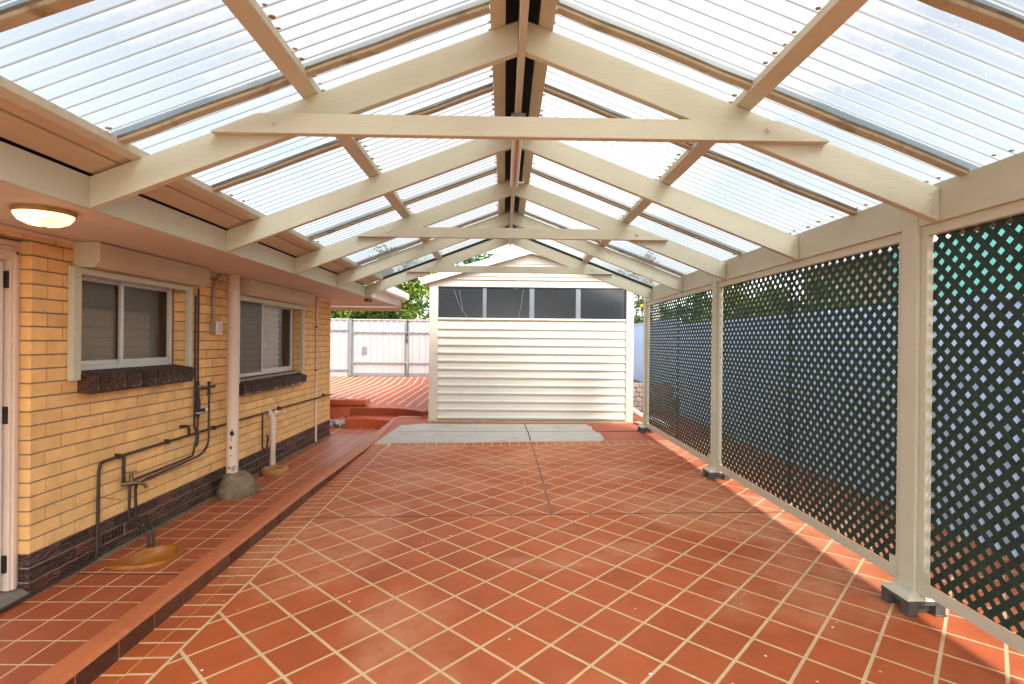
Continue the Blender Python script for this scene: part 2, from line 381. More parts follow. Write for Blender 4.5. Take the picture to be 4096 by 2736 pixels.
# border pieces (two rows along the kerb, one row across the far end)
border = []
y = -1.0
while y < 7.0:
    for r in (0, 1):
        x0 = -1.645 - .0095 * (y - 2); x1 = BX(y) - .008; xm = (x0 + x1) / 2
        a, bb = ((x0, xm - .002), (xm + .002, x1))[r]; o_ = .004 * r + random.uniform(-.003, .003)
        border.append((xm, y, ccw([(a, y + .006 + o_), (bb, y + .008 + o_), (bb, y + .109 + o_), (a, y + .107 + o_)])))
    y += .1155
x = -1.46
while x < 3.2:
    y0 = FY(x + .05) + .008; border.append((x, y0, ccw([(x, y0), (x + .108, y0 + .009), (x + .108, y0 + .233 + .012 * x), (x, y0 + .224 + .012 * x)]))); x += .1195
bvis = sorted([c for c in border if in_view(c[0], c[1])], key=lambda c: c[0] ** 2 + c[1] ** 2)
keep = vis[:205] + bvis[:90]; ids = set(id(c) for c in keep)
for c in keep:
    sheet_poly(B(), c[2], zf, random.uniform(-.0003, .0003), -.02).build('tile', m_tile, patio)
rest = B()
for c in cells + border:
    if id(c) not in ids: sheet_poly(rest, c[2], zf, 0, -.02)
tag(rest.build('small_tiles', m_tile, patio), kind='stuff')
def fstrip(name, pts, w, m, top):
    b = B()
    for (p, q) in zip(pts, pts[1:]):
        d = Vector((q[0] - p[0], q[1] - p[1])).normalized(); nx, ny = -d.y * w / 2, d.x * w / 2
        sheet_poly(b, ccw([(p[0] - nx, p[1] - ny), (q[0] - nx, q[1] - ny), (q[0] + nx, q[1] + ny), (p[0] + nx, p[1] + ny)]), zf, top, -.01)
    return b.build(name, m, patio)
fstrip('expansion_joint', [(-1.5, 4.176), (-.6, 4.222), (.39, 4.285), (1.5, 4.34), (3.28, 4.42)], .010, m_joint, .0012)
fstrip('expansion_joint', [(-1.5, 5.86), (.39, 5.985), (3.28, 6.13)], .007, m_joint, .0012)
fstrip('sealant_strip', [(.392, 4.3), (.388, 5.3), (.385, 5.97)], .022, m_sealant, .0016)
fstrip('sealant_strip', [(.385, 6.0), (.380, 6.7), (.373, 7.28)], .020, m_sealant, .0016)

# red painted slab round the shed with a bare grey patch
rp = B(); sheet_poly(rp, [(-1.70, 7.127), (3.3, 7.602), (3.3, 18), (-1.25, 18), (-1.25, 9.45), (-1.86, 9.45), (-1.80, 7.14)], zf, -.002, -.2)
paving = tag(rp.build('paving', m_red), 'red painted concrete paving in front of the shed', 'paving', kind='structure')
gp = B()
edge = [(-1.69, 7.135), (-.8, 7.22), (.375, 7.332), (1.36, 7.425), (1.42, 7.62), (1.43, 8.0), (1.37, 8.3), (1.40, 8.6), (1.34, 8.86), (-1.30, 8.78), (-1.62, 8.62), (-1.66, 8.0)]
sheet_poly(gp, edge, zf, .002, -.02); gpo = gp.build('bare_patch', m_concrete, paving)
for pts, w in (([(-1.55, 8.06), (-.3, 8.08), (.36, 8.11), (2.2, 8.24)], .012), ([(.372, 7.39), (.366, 8.1), (.34, 8.84)], .016)):
    fstrip('paving_joint', pts, w, m_joint, .0036).parent = paving

# ------------------------------------------------------------------ kerb with its brick face
def kx(y): return -1.632 - .0105 * (y - 2) if y < 7.3 else -1.688 - .06 * (y - 7.3)      # face
def kb(y): return -1.765 - .020 * max(0, y - 2.8)                                     # back
def kz(y): return .280 if y < 4.6 else max(.225, .280 - .0205 * (y - 4.6))
ys = [-2.5, 0, 1.5, 2.5, 3.5, 4.6, 5.3, 6.0, 6.7, 7.3, 8.0, 8.6, 9.1, 9.42]
kbld = B(); secs = []
for y in ys:
    f, bk, z = kx(y), kb(y), kz(y)
    secs.append([(f - .004, y, -.04), (f - .004, y, z - .016), (f - .0005, y, z - .012), (f - .012, y, z - .001), (f - .03, y, z + .004), (bk + .03, y, z + .004), (bk + .01, y, z - .004), (bk, y, z - .025), (bk, y, -.04)])
nS = len(secs[0])
kbld.add([p for s_ in secs for p in s_], [(i * nS + k, i * nS + k + 1, (i + 1) * nS + k + 1, (i + 1) * nS + k) for i in range(len(ys) - 1) for k in range(nS - 1)] + [tuple(range(nS)), tuple(range((len(ys) - 1) * nS, len(ys) * nS))[::-1]])
kerb = tag(kbld.build('kerb', m_kerbtop, smooth=True), 'orange painted kerb between the sunken path and the tiled patio', 'kerb', kind='structure')
y = -.05
while y < 7.2:
    a, b_ = y, y + .228; ym = y + .114
    h0, h1 = zf(ym) - .02, kz(ym) - .014
    if h1 - h0 > .03 and y > .6:
        B().add([(kx(a) - .02, a, h0), (kx(b_) - .02, b_, h0), (kx(b_) - .02, b_, h1), (kx(a) - .02, a, h1), (kx(a) + .002, a + .002, h0), (kx(b_) + .002, b_ - .002, h0), (kx(b_) + .002, b_ - .002, h1), (kx(a) + .002, a + .002, h1)],
                [(3, 2, 1, 0), (4, 5, 6, 7), (0, 1, 5, 4), (1, 2, 6, 5), (2, 3, 7, 6), (3, 0, 4, 7)]).build('brick', m_kerbbrick, kerb)
    y += .24
# kerb return across the path end
tag(B().prism([(9.40, -.04), (9.40, .222), (9.43, .232), (9.56, .232), (9.59, .22), (9.59, -.04)], 'x', -1.84, -1.2).build('kerb_return', m_kerbtop, kerb))

# ------------------------------------------------------------------ sunken path beside the house
HOLE = [(-2.475 + .140 * math.cos(t * math.pi / 8 + .2), 3.905 + .166 * math.sin(t * math.pi / 8 + .2)) for t in range(16)]
def minus_hole(poly):
    out_ = []
    for i in range(16):
        p, q = HOLE[i], HOLE[(i + 1) % 16]; a_, b_ = q[1] - p[1], p[0] - q[0]; c_ = a_ * p[0] + b_ * p[1]
        o_ = clip(poly, -a_, -b_, -c_)
        if len(o_) > 2 and area(o_) > 1e-5: out_.append(o_)
        poly = clip(poly, a_, b_, c_)
        if len(poly) < 3: break
    return out_
flat = lambda y: 0.0
pbld = B().box(-3.1, -1.70, -2.5, 3.5, -.12, -.0010).box(-3.1, -1.70, 4.3, 9.64, -.12, -.0010)
for pc in minus_hole([(-3.1, 3.5), (-1.70, 3.5), (-1.70, 4.3), (-3.1, 4.3)]): sheet_poly(pbld, ccw(pc), flat, -.0010, -.12)
path = tag(pbld.build('path', m_grout), 'sunken red tiled path along the house wall', 'path', kind='structure')
xs = [-2.85, -2.70, -2.497, -2.294, -2.118, -1.93, -1.77]
y = 2.825 - .2065 * 8
while y < 9.6:
    for a, b_ in zip(xs, xs[1:]):
        q = [(a + .006, y + .006), (b_ - .006, y + .006), (b_ - .006, min(y + .2005, 9.63)), (a + .006, min(y + .2005, 9.63))]
        top_ = random.uniform(-.0003, .0003)
        if y + .21 > 3.70 and y < 4.11 and b_ > -2.68 and a < -2.28:
            tb_ = B()
            for pc in minus_hole(q): sheet_poly(tb_, ccw(pc), flat, top_, -.02)
            if tb_.f: tb_.build('tile', m_pathtile, path)
        else: sheet_poly(B(), q, flat, top_, -.02).build('tile', m_pathtile, path)
    y += .2065

box('footing_strip', -2.853, -2.815, 3.26, 8.94, -.02, .012, m_oldconcrete, path)
box('path_joint', -2.82, -1.80, 3.616, 3.626, -.02, .0016, m_joint, path)
box('path_joint', -2.82, -1.80, 6.72, 6.728, -.02, .0016, m_joint, path)

# ------------------------------------------------------------------ upper patio, steps, low wall
zu = lambda y: .318 + .0082 * max(0, y - 10)
up = B(); NSEG = 14
arc = [(-2.80 + 1.40 * t, 9.985 - .02 * t - .50 * max(0, (t - .30) / .70) ** 2.6) for t in [i / NSEG for i in range(NSEG + 1)]]
poly = [(-8, 17.6), (-8, 10.02), (-2.80, 10.02)] + arc + [(-1.262, 9.72), (-1.262, 17.6)]
sheet_poly(up, ccw(poly), zu, 0, -.4)
upper = tag(up.build('upper_patio', m_red), 'raised red patio with pale lines before the gate', 'patio', kind='structure')
# pale lines, then tiles, laid on the upper patio
lines = B()
def uline(p, q, w, top=.004):
    d = Vector((q[0] - p[0], q[1] - p[1])).normalized(); nx, ny = -d.y * w / 2, d.x * w / 2
    sheet_poly(lines, ccw([(p[0] - nx, p[1] - ny), (q[0] - nx, q[1] - ny), (q[0] + nx, q[1] + ny), (p[0] + nx, p[1] + ny)]), zu, top, -.01)
for k in range(32):
    x0 = -1.42 - .208 * k
    uline((x0, 10.5 if x0 < -1.9 else 10.2), (x0, 14.8), .016)
    if x0 - .27 > -7.9: uline((x0, 14.8), (x0 - .27, 17.42), .020)
tag(lines.build('tile_lines', m_paleline, upper), kind='stuff')
steps = tag(B().box(-2.78, -2.0, 9.995, 10.015, -.05, .1).build('garden_steps', m_step), 'two curved dark red steps climbing from the path', 'steps', kind='structure')
arc2 = [(-2.80 + .98 * t, 9.63 - .02 * t - .32 * max(0, (t - .25) / .75) ** 2.2) for t in [i / NSEG for i in range(NSEG + 1)]]
def step(name, arc_, y1, z0, z1, xend):
    b = B(); po = arc_ + [(xend, y1), (arc_[0][0], y1)]; po = ccw(po); n_ = len(po)
    b.add([(p[0], p[1], z0) for p in po] + [(p[0], p[1], z1 - .012) for p in po] + [(p[0] * .999 - .0015, p[1] + .008, z1) for p in po],
          [tuple(range(n_))[::-1], tuple(range(2 * n_, 3 * n_))] + [(i, (i + 1) % n_, (i + 1) % n_ + n_, i + n_) for i in range(n_)] + [(i + n_, (i + 1) % n_ + n_, (i + 1) % n_ + 2 * n_, i + 2 * n_) for i in range(n_)])
    return b.build(name, m_step, steps)
step('step', arc2, 10.0, -.02, .171, -1.72)
arc_u = [(p[0], p[1]) for p in arc]
step('step', arc_u, 10.02, -.02, .322, -1.40)
B().prism([(9.44, .20), (9.44, .236), (9.80, .3205), (9.80, .20)], 'x', -1.41, -1.255).build('ramp', m_red, upper)

lw = thing('low_wall', (-4, 10.05, 0), 'low red garden wall with thick capping left of the steps', 'wall')
box('wall_body', -6.5, -2.60, 10.04, 10.22, -.05, .36, m_step, lw)
B().prism([(-6.5, .362), (-2.50, .362), (-2.53, .455), (-6.5, .455)], 'y', 10.0, 10.27).build('coping', m_step, lw, bevel=.01)
B().lathe([(0, .0), (.085, .0), (.10, .02), (.098, .022), (.07, .008), (0, .008)], (-2.86, 10.13, .456), 16, 1, .6).build('shell_dish', m_plastic, lw)

tag(box('gravel_bed', -4.4, -2.79, 9.60, 10.035, -.03, .006, m_soil), 'dark soil bed under the pebbles', 'bed', kind='structure')
box('yard_edge', -6.4, -2.87, 8.95, 9.60, -.03, .002, m_red, path)
# pebbles at the end of the path
rng = random.Random(3); pb = B()
ico = [(0, 0, -1), (.72, -.53, -.45), (-.28, -.85, -.45), (-.89, 0, -.45), (-.28, .85, -.45), (.72, .53, -.45), (.28, -.85, .45), (-.72, -.53, .45), (-.72, .53, .45), (.28, .85, .45), (.89, 0, .45), (0, 0, 1)]
icf = [(0, 1, 2), (1, 0, 5), (0, 2, 3), (0, 3, 4), (0, 4, 5), (1, 5, 10), (2, 1, 6), (3, 2, 7), (4, 3, 8), (5, 4, 9), (1, 10, 6), (2, 6, 7), (3, 7, 8), (4, 8, 9), (5, 9, 10), (6, 10, 11), (7, 6, 11), (8, 7, 11), (9, 8, 11), (10, 9, 11)]
for _ in range(420):
    x_, y_ = rng.uniform(-4.2, -2.81), rng.uniform(9.62, 10.03); s_ = rng.uniform(.016, .038); z_ = .0 + rng.uniform(0, .07) + .05 * (y_ - 9.6) / .4
    a = rng.uniform(0, 6.28); ca, sa = math.cos(a), math.sin(a); k1, k2, k3 = rng.uniform(.8, 1.5), rng.uniform(.7, 1), rng.uniform(.5, .8)
    pb.add([(x_ + s_ * (v[0] * k1 * ca - v[1] * k2 * sa), y_ + s_ * (v[0] * k1 * sa + v[1] * k2 * ca), z_ + s_ * v[2] * k3) for v in ico], icf)
tag(pb.build('pebbles', m_pebble, smooth=True), 'pale river pebbles heaped beside the bottom step', 'pebbles', kind='stuff')

# ================================================================== THE HOUSE
WX = -2.85
house = thing('brick_house', (WX, 5.0, 0), 'yellow brick house with dark brick base and wide eaves', 'house')
WIN = [dict(y0=3.70, y1=4.885, z0=1.325, z1=2.04), dict(y0=5.83, y1=7.63, z0=1.125, z1=2.04)]
Y0W, Y1W, ZT = 3.31, 8.945, 2.205
wb = B()
yc = [2.0, Y0W + .006] + [v for w in WIN for v in (w['y0'] - .006, w['y1'] + .006)] + [Y1W - .006]
XM = WX - .009
def backing(y0, y1, z0, z1): wb.box(-3.15, XM, y0, y1, z0, z1)
backing(Y0W + .006, WIN[0]['y0'] - .006, .245, ZT); backing(WIN[0]['y1'] + .006, WIN[1]['y0'] - .006, .245, ZT); backing(WIN[1]['y1'] + .006, Y1W - .006, .245, ZT)
for w in WIN: backing(w['y0'] - .006, w['y1'] + .006, .245, w['z0'] - .006); backing(w['y0'] - .006, w['y1'] + .006, w['z1'] + .006, ZT)
backing(1.5, Y0W + .006, 2.142, ZT)
wall = wb.build('wall', m_mortar, house)
pw = B().box(-3.15, XM, Y0W + .006, Y1W - .006, -.05, .244).build('base_wall', m_plinthmortar, house)
# one brick mesh, 1 m long in Y, scaled to length
def brick_mesh(name, m, seed):
    r_ = random.Random(seed); j = lambda a: r_.uniform(-a, a); b = B(); h = .0375; e = .0022
    back = [(-.10, -.5, -h), (-.10, .5, -h), (-.10, .5, h), (-.10, -.5, h)]
    mid = [(-e, -.5, -h), (-e, .5, -h), (-e, .5, h), (-e, -.5, h)]
    ex = .0022 / .23
    fr_ = [(0 + j(.0006), -.5 + ex, -h + e), (0 + j(.0006), .5 - ex, -h + e), (j(.0006), .5 - ex, h - e), (j(.0006), -.5 + ex, h - e)]
    b.add(back + mid + fr_, [(3, 2, 1, 0), (8, 9, 10, 11)] + [(i, (i + 1) % 4, (i + 1) % 4 + 4, i + 4) for i in range(4)] + [(i + 4, (i + 1) % 4 + 4, (i + 1) % 4 + 8, i + 8) for i in range(4)])
    me = bpy.data.meshes.new(name); me.from_pydata(b.v, [], b.f); me.materials.append(m); me.update(); return me
yel = [brick_mesh('brick', m_brick, s_) for s_ in range(4)]; drk = [brick_mesh('base_brick', m_darkbrick, s_) for s_ in range(3)]
rb = random.Random(11); items = []
def course(z0, start, first, y_end, holes, store, hh=.076):
    y = start; L = first
    while y < y_end - .02:
        segs = [(y, min(y + L, y_end))]
        for (h0, h1) in holes:
            ns = []
            for (a, b_) in segs:
                if b_ <= h0 or a >= h1: ns.append((a, b_)); continue
                if a < h0: ns.append((a, h0))
                if b_ > h1: ns.append((h1, b_))
            segs = ns
        for (a, b_) in segs:
            if b_ - a > .025: store.append((a, b_, z0, hh))
        y += L + .010; L = .230
for k in range(23):
    z0 = .245 + .086 * k + .010; top = min(z0 + .076, ZT - .002); hh = top - z0
    holes = [(w['y0'], w['y1']) for w in WIN if z0 + .076 > w['z0'] - .03 and z0 < w['z1'] - .02]
    if k == 22: course(z0, Y0W - .24 * 6 - .06, .230, Y1W, [], items, hh)
    else: course(z0, Y0W, .230 if k % 2 else .110, Y1W, holes, items, hh)
items.sort(key=lambda i: (i[0]) ** 2 + (i[2] - 1.5) ** 2)
seen = [i for i in items if i[1] > 3.05]
for i, (a, b_, z0, hh) in enumerate(seen[:298]):
    inst('brick', yel[rb.randrange(4)], (WX + rb.uniform(-.001, .001), (a + b_) / 2, z0 + hh / 2), (1, b_ - a, hh / .075), (0, rb.uniform(-.004, .004), 0), wall)
far = B()
for (a, b_, z0, hh) in seen[298:] + [i for i in items if i[1] <= 3.05]:
    far.box(WX - .1, WX + rb.uniform(-.0015, .001), a, b_, z0, z0 + hh)
tag(far.build('far_bricks', m_brick, wall), kind='stuff')
vents = [(3.905, 4.12, .135), (5.36, 5.58, .14), (6.835, 7.02, .128), (8.33, 8.45, .128)]
bitems = []
for k in range(3):
    z0 = -.013 + .086 * k + .010
    course(z0, Y0W, .230 if k % 2 == 0 else .110, Y1W, [(v[0] - .01, v[1] + .01) for v in vents] if k == 1 else [], bitems)
for (a, b_, z0, hh) in bitems:
    inst('base_brick', drk[rb.randrange(3)], (WX + rb.uniform(-.001, .002), (a + b_) / 2, z0 + hh / 2), (1, b_ - a, hh / .075), (0, 0, 0), pw)
for (a, b_, zc) in vents:
    v = box('air_vent', WX - .06, WX - .006, a - .008, b_ + .008, .085, .158, m_black, house)
    fr_ = B().box(WX - .05, WX - .001, a - .008, b_ + .008, .150, .160).box(WX - .05, WX - .001, a - .008, b_ + .008, .083, .092).box(WX - .05, WX - .0012, a - .008, a, .092, .150).box(WX - .05, WX - .0012, b_, b_ + .008, .092, .150)
    ny = max(3, int((b_ - a) / .028))
    for q in range(1, ny): fr_.box(WX - .03, WX - .003, a + (b_ - a) * q / ny - .004, a + (b_ - a) * q / ny + .004, .092, .150)
    fr_.box(WX - .03, WX - .0035, a, b_, .118, .124)
    fr_.build('grille', m_darkbrick, v)
# window sills: rows of dark bricks on edge
sill_m = {}
for w, yy0, yy1, zt_, zb_, rise in ((WIN[0], 3.665, 4.888, 1.302, 1.182, .034), (WIN[1], 5.80, 7.645, 1.060, .958, .074)):
    bed = B().prism([(WX - .11, zt_ - .075), (WX + .085, zt_ - .10), (WX + .085, zt_ - .02), (WX - .11, zt_ + rise - .012)], 'y', yy0 + .012, yy1 - .012).build('window_sill', m_plinthmortar, house)
    nb = int(round((yy1 - yy0) / .088)); st = (yy1 - yy0) / nb
    for q in range(nb):
        y = yy0 + q * st; jx = random.uniform(-.003, .003); jz = random.uniform(-.002, .002)
        s0 = .012                                    # lean of the front edge
        B().add([(WX - .12, y, zt_ + rise), (WX - .12, y + st - .010, zt_ + rise), (WX + .10 + jx, y + st - .010, zt_ + jz), (WX + .10 + jx, y, zt_ + jz),
                 (WX - .12, y, zb_ + .02), (WX - .12, y + st - .010, zb_ + .02), (WX + .085 + jx, y + st - .010 - s0, zb_), (WX + .085 + jx, y - s0 * (q > 0), zb_)],
                [(0, 3, 2, 1), (4, 5, 6, 7), (3, 7, 6, 2), (0, 4, 7, 3), (1, 2, 6, 5), (0, 1, 5, 4)]).build('brick', m_sillbrick, bed, bevel=.003)
# windows
def window(w, zb, split, obscure):
    X1 = WX - .095; y0, y1, z0, z1 = w['y0'] + .01, w['y1'] - .03, zb, w['z1'] - .02
    win = B().box(X1 - .05, X1, y0, y1, z0, z0 + .035).box(X1 - .05, X1, y0, y1, z1 - .03, z1).box(X1 - .05, X1, y0, y0 + .03, z0 + .035, z1 - .03).box(X1 - .05, X1, y1 - .03, y1, z0 + .035, z1 - .03).build('window', m_alu, house, bevel=.002)
    for (a, b_, dx) in ((y0 + .03, split + .02, -.032), (split - .02, y1 - .03, -.012)):
        B().box(X1 + dx - .012, X1 + dx + .006, a, a + .032, z0 + .036, z1 - .031).box(X1 + dx - .012, X1 + dx + .006, b_ - .026, b_, z0 + .036, z1 - .031).box(X1 + dx - .012, X1 + dx + .005, a + .032, b_ - .026, z0 + .036, z0 + .066).box(X1 + dx - .012, X1 + dx + .005, a + .032, b_ - .026, z1 - .055, z1 - .031).build('sash', m_alu, win)
        B().add([(X1 + dx - .003, a + .03, z0 + .06), (X1 + dx - .003, b_ - .024, z0 + .06), (X1 + dx - .003, b_ - .024, z1 - .05), (X1 + dx - .003, a + .03, z1 - .05)], [(0, 1, 2, 3)]).build('pane', m_obscure if obscure else m_glass, win)
    if not obscure: B().add([(X1 - .008, y0 + .032, z0 + .04), (X1 - .008, split - .02, z0 + .04), (X1 - .008, split - .02, z1 - .035), (X1 - .008, y0 + .032, z1 - .035)], [(0, 1, 2, 3)]).build('insect_screen', m_screen, win)
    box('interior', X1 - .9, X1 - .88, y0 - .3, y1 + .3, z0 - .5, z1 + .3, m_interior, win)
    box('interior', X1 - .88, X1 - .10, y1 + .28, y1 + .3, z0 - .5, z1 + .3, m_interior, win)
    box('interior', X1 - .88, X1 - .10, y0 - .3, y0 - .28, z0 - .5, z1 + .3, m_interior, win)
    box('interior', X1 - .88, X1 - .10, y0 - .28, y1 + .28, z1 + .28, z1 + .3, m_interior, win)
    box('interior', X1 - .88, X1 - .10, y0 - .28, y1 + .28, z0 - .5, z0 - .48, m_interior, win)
    return win, X1, y0, y1, z0, z1
w1 = window(WIN[0], 1.33, 4.235, True)
w2 = window(WIN[1], 1.128, 6.665, False)
def ribbed_bands(ya, yb_, za, zb, win_, name):
    pf = []; z_ = za
    while z_ < zb:
        for t in range(8):
            a = t / 8; pf.append((-3.015 + .018 * (1 - (2 * a - 1) ** 2) ** .5 - .012 * a, z_ + .0735 * a))
        z_ += .0735
    n0 = len(pf); bl_ = B(); bl_.add([(p[0], ya, p[1]) for p in pf] + [(p[0], yb_, p[1]) for p in pf], [(i, i + 1, i + 1 + n0, i + n0) for i in range(n0 - 1)])
    bl_.build(name, m_blind_bands, win_, smooth=True)
ribbed_bands(3.72, 4.62, 1.34, 1.73, w1[0], 'reflected_bands')  # bright ribs behind the glass, standing in for its banded reflection
box('curtain', -3.12, -3.11, 3.70, 4.86, 1.30, 2.05, m_curtain, w1[0])
# ribbed white blind behind the second window
prof = []
zz = 1.14
while zz < 1.98:
    for t in range(8):
        a = t / 8; prof.append((-3.015 + .018 * (1 - (2 * a - 1) ** 2) ** .5 - .012 * a, zz + .0735 * a))
    zz += .0735
bl = B()
for (ya, yb_) in ((5.84, 7.27),):
    n0 = len(prof); bl.add([(p[0], ya, p[1]) for p in prof] + [(p[0], yb_, p[1]) for p in prof], [(i, i + 1, i + 1 + n0, i + n0) for i in range(n0 - 1)])
bl.build('blind', m_blind_bands, w2[0], smooth=True)
box('latch', -2.965, -2.945, 6.70, 6.735, 1.45, 1.53, m_plastic, w2[0], bevel=.003)
# roller shutters
def shutter(ya, yb_, rl, rr, zrl, zhead):
    s_ = B().prism([(-2.849, 2.033), (-2.849, 2.196), (-2.682, 2.194), (-2.682, 2.075), (-2.722, 2.031)], 'y', ya, yb_).build('roller_shutter', m_board, house, bevel=.004)
    B().prism([(-2.86, 2.030), (-2.86, 2.197), (-2.679, 2.196), (-2.679, 2.073), (-2.720, 2.028)], 'y', ya - .004, ya).build('end_cap', m_timber_x, s_)
    B().prism([(-2.86, 2.030), (-2.86, 2.197), (-2.679, 2.196), (-2.679, 2.073), (-2.720, 2.028)], 'y', yb_, yb_ + .004).build('end_cap', m_timber_x, s_)
    box('cover_seam', -2.683, -2.680, ya + .004, yb_ - .004, 2.172, 2.176, m_shedtrim, s_)
    for (a, b_, zb) in ((rl, rl + .068, zrl), (rr, rr + .05, zrl + .012)):
        g_ = box('guide_rail', -2.848, -2.808, a, b_, zb, 2.029, m_timber, s_, bevel=.003)
    box('bottom_bar', -2.845, -2.818, rl + .07, rr, zhead, 2.029, m_timber, s_, bevel=.002)
    bb = B()
    for zc in (1.95, 1.62, 1.36):
        bb.lathe([(.010, 0), (.010, .004), (.006, .007), (0, .0075)], (0, 0, 0), 8)
        for i in range(len(bb.v) - 32, len(bb.v)): x_, y_, z_ = bb.v[i]; bb.v[i] = (-2.808 + z_, rl + .034 + x_, zc + y_)
    bb.build('screw_caps', m_timber, s_)
shutter(3.632, 4.965, 3.575, 4.882, 1.278, 1.985)
shutter(5.764, 7.72, 5.74, 7.617, 1.085, 1.975)
# eaves
sf = B(); 
for (a, b_) in ((-2.5, 1.2), (1.204, 3.0), (3.004, 4.83), (4.834, 6.6), (6.604, 8.35), (8.354, 9.93)):
    sf.box(-2.99, -2.032, a, b_, 2.20, 2.206)
sf.box(-3.4, -2.99, 1.0, 9.93, 2.2035, 2.21)
sf.box(-2.032, -1.94, 7.83, 9.93, 2.1995, 2.206).box(-5.5, -2.99, 8.97, 9.93, 2.2, 2.206)
sf.build('soffit', m_soffit, house)
B().box(-2.93, -2.827, 1.5, 8.97, 2.172, 2.1995).build('cornice', m_pinkpaint, house, bevel=.008)
box('soffit_vent', -2.16, -2.10, 8.38, 8.62, 2.150, 2.1992, m_brass, house)
fa = B().box(-1.945, -1.915, 7.87, 9.93, 2.178, 2.30).box(-5.5, -1.915, 9.932, 9.955, 2.178, 2.30).build('fascia', m_white, house)
gut = B().prism([(-1.912, 2.30), (-1.77, 2.285), (-1.755, 2.31), (-1.755, 2.41), (-1.912, 2.41)], 'y', 7.95, 10.0).build('gutter', m_white, house, bevel=.006)
B().tube([(-5.5, 10.02, 2.145), (-2.02, 10.02, 2.135)], .042, 12).tube([(-2.02, 10.02, 2.135), (-1.97, 10.02, 2.14), (-1.94, 10.0, 2.165), (-1.93, 9.97, 2.2), (-1.93, 9.95, 2.26)], .043, 12).build('gutter_pipe', m_pinkpaint, house, smooth=True)
B().add([(-1.97, -2.5, 2.50), (-1.97, 10.05, 2.50), (-6.5, 10.05, 4.1), (-6.5, -2.5, 4.1), (-1.97, -2.5, 2.46), (-1.97, 10.05, 2.46), (-6.5, 10.05, 4.06), (-6.5, -2.5, 4.06)],
        [(0, 1, 2, 3), (7, 6, 5, 4), (0, 4, 5, 1), (2, 6, 7, 3), (1, 5, 6, 2), (0, 3, 7, 4)]).build('roof', m_rooftile, house)
box('end_wall', -6.5, -3.16, 8.80, 8.93, -.05, 2.2, m_brick, house)
# door in its recess
door = box('door', -2.995, -2.955, 2.36, 3.228, .06, 2.008, m_doorpaint, house)
dp = B()
for (a, b_, c, d) in ((2.46, 3.12, 1.1, 1.9), (2.46, 3.12, .2, .95)):
    dp.box(-2.955, -2.948, a, b_, c, d)
dp.build('panel', m_doorpaint, door, bevel=.005)
B().box(-2.954, -2.940, 3.19, 3.226, .07, 2.0).build('beading', m_doorpaint, door, bevel=.005)
for zc in (1.90, 1.10, .22):
    box('hinge', -2.956, -2.926, 3.229, 3.245, zc - .05, zc + .05, m_blackmetal, door)
B().box(-3.05, -2.918, 3.246, 3.313, .055, 2.10).box(-3.05, -2.919, 2.25, 3.246, 2.012, 2.10).box(-3.05, -2.905, 3.262, 3.29, .055, 2.072).box(-3.05, -2.905, 2.25, 3.29, 2.045, 2.072).build('door_frame', m_pinkpaint, house, bevel=.006)
box('door_head', -3.05, -2.912, 2.2, 3.322, 2.1005, 2.136, m_pinkpaint, house, bevel=.01)
B().prism([(-3.05, .0), (-2.835, .0), (-2.835, .018), (-2.88, .05), (-3.05, .054)], 'y', 2.2, 3.30).build('threshold', m_steelgrey, house)

# ------------------------------------------------------------------ things on the house wall
# lit oval light on the soffit
cl = thing('ceiling_light', (-2.30, 2.74, 2.2), 'lit oval ceiling light with rusty rim on the soffit', 'light')
LC = (-2.30, 2.74, 2.1995)
B().lathe([(.126, 0), (.130, -.014), (.126, -.026), (.09, -.028)], LC, 32).build('rim', m_rust, cl, smooth=True)
B().lathe([(.121, -.024), (.119, -.036), (.102, -.060), (.068, -.077), (.03, -.084), (.0, -.086)], LC, 32).build('glass_bowl', m_lamp, cl, smooth=True)
B().lathe([(.0, -.08), (.012, -.083), (.010, -.091), (0, -.093)], LC, 10).build('finial', m_rust, cl, smooth=True)
# downpipe and its concrete foot
dpx, dpy = -2.722, 5.49
dpo = thing('downpipe', (dpx, dpy, .2), 'peeling pink downpipe standing in a rough concrete foot', 'pipe')
B().tube([(dpx, dpy, .2), (dpx, dpy, 1.0), (dpx, dpy, 1.8), (dpx, dpy, 2.199)], .056, 20).build('pipe', m_pinkpaint, dpo, smooth=True)
B().lathe([(.058, -.02), (.062, -.018), (.062, .018), (.058, .02)], (dpx, dpy, 1.42), 20).tube([(dpx - .05, dpy - .02, 1.42), (dpx - .125, dpy - .06, 1.42)], .007, 6).build('clamp', m_pinkpaint, dpo, smooth=True)
# rust holes in the pipe
for (ang, zc, w_, h_, mm) in ((-1.2, .62, .020, .036, m_black), (-1.35, .475, .012, .026, m_black), (-1.35, .40, .010, .012, m_rust), (-1.0, .27, .036, .030, m_conduit), (-1.7, .275, .012, .012, m_black), (-1.3, .56, .005, .03, m_rust)):
    b = B(); rr = random.Random(int(zc * 100)); pts = []
    for q in range(10):
        t = q / 10 * 6.283; k = rr.uniform(.6, 1.1); da = w_ * k * math.cos(t) / .057; dz = h_ * k * math.sin(t)
        a = ang + da; pts.append((dpx + .0572 * math.cos(a), dpy + .0572 * math.sin(a), zc + dz))
    pts.append((dpx + .0575 * math.cos(ang), dpy + .0575 * math.sin(ang), zc))
    b.add(pts, [(q, (q + 1) % 10, 10) for q in range(10)]); b.build('rust_hole', mm, dpo)
cf = thing('pipe_footing', (dpx + .06, dpy, 0), 'rough mossy concrete footing round the foot of the downpipe', 'footing')
prof = [(.205, -.01), (.212, .02), (.207, .05), (.188, .09), (.170, .125), (.150, .16), (.132, .19), (.112, .212), (.085, .222), (0, .224)]
b = B(); rr = random.Random(5); n_ = 30; vs = []
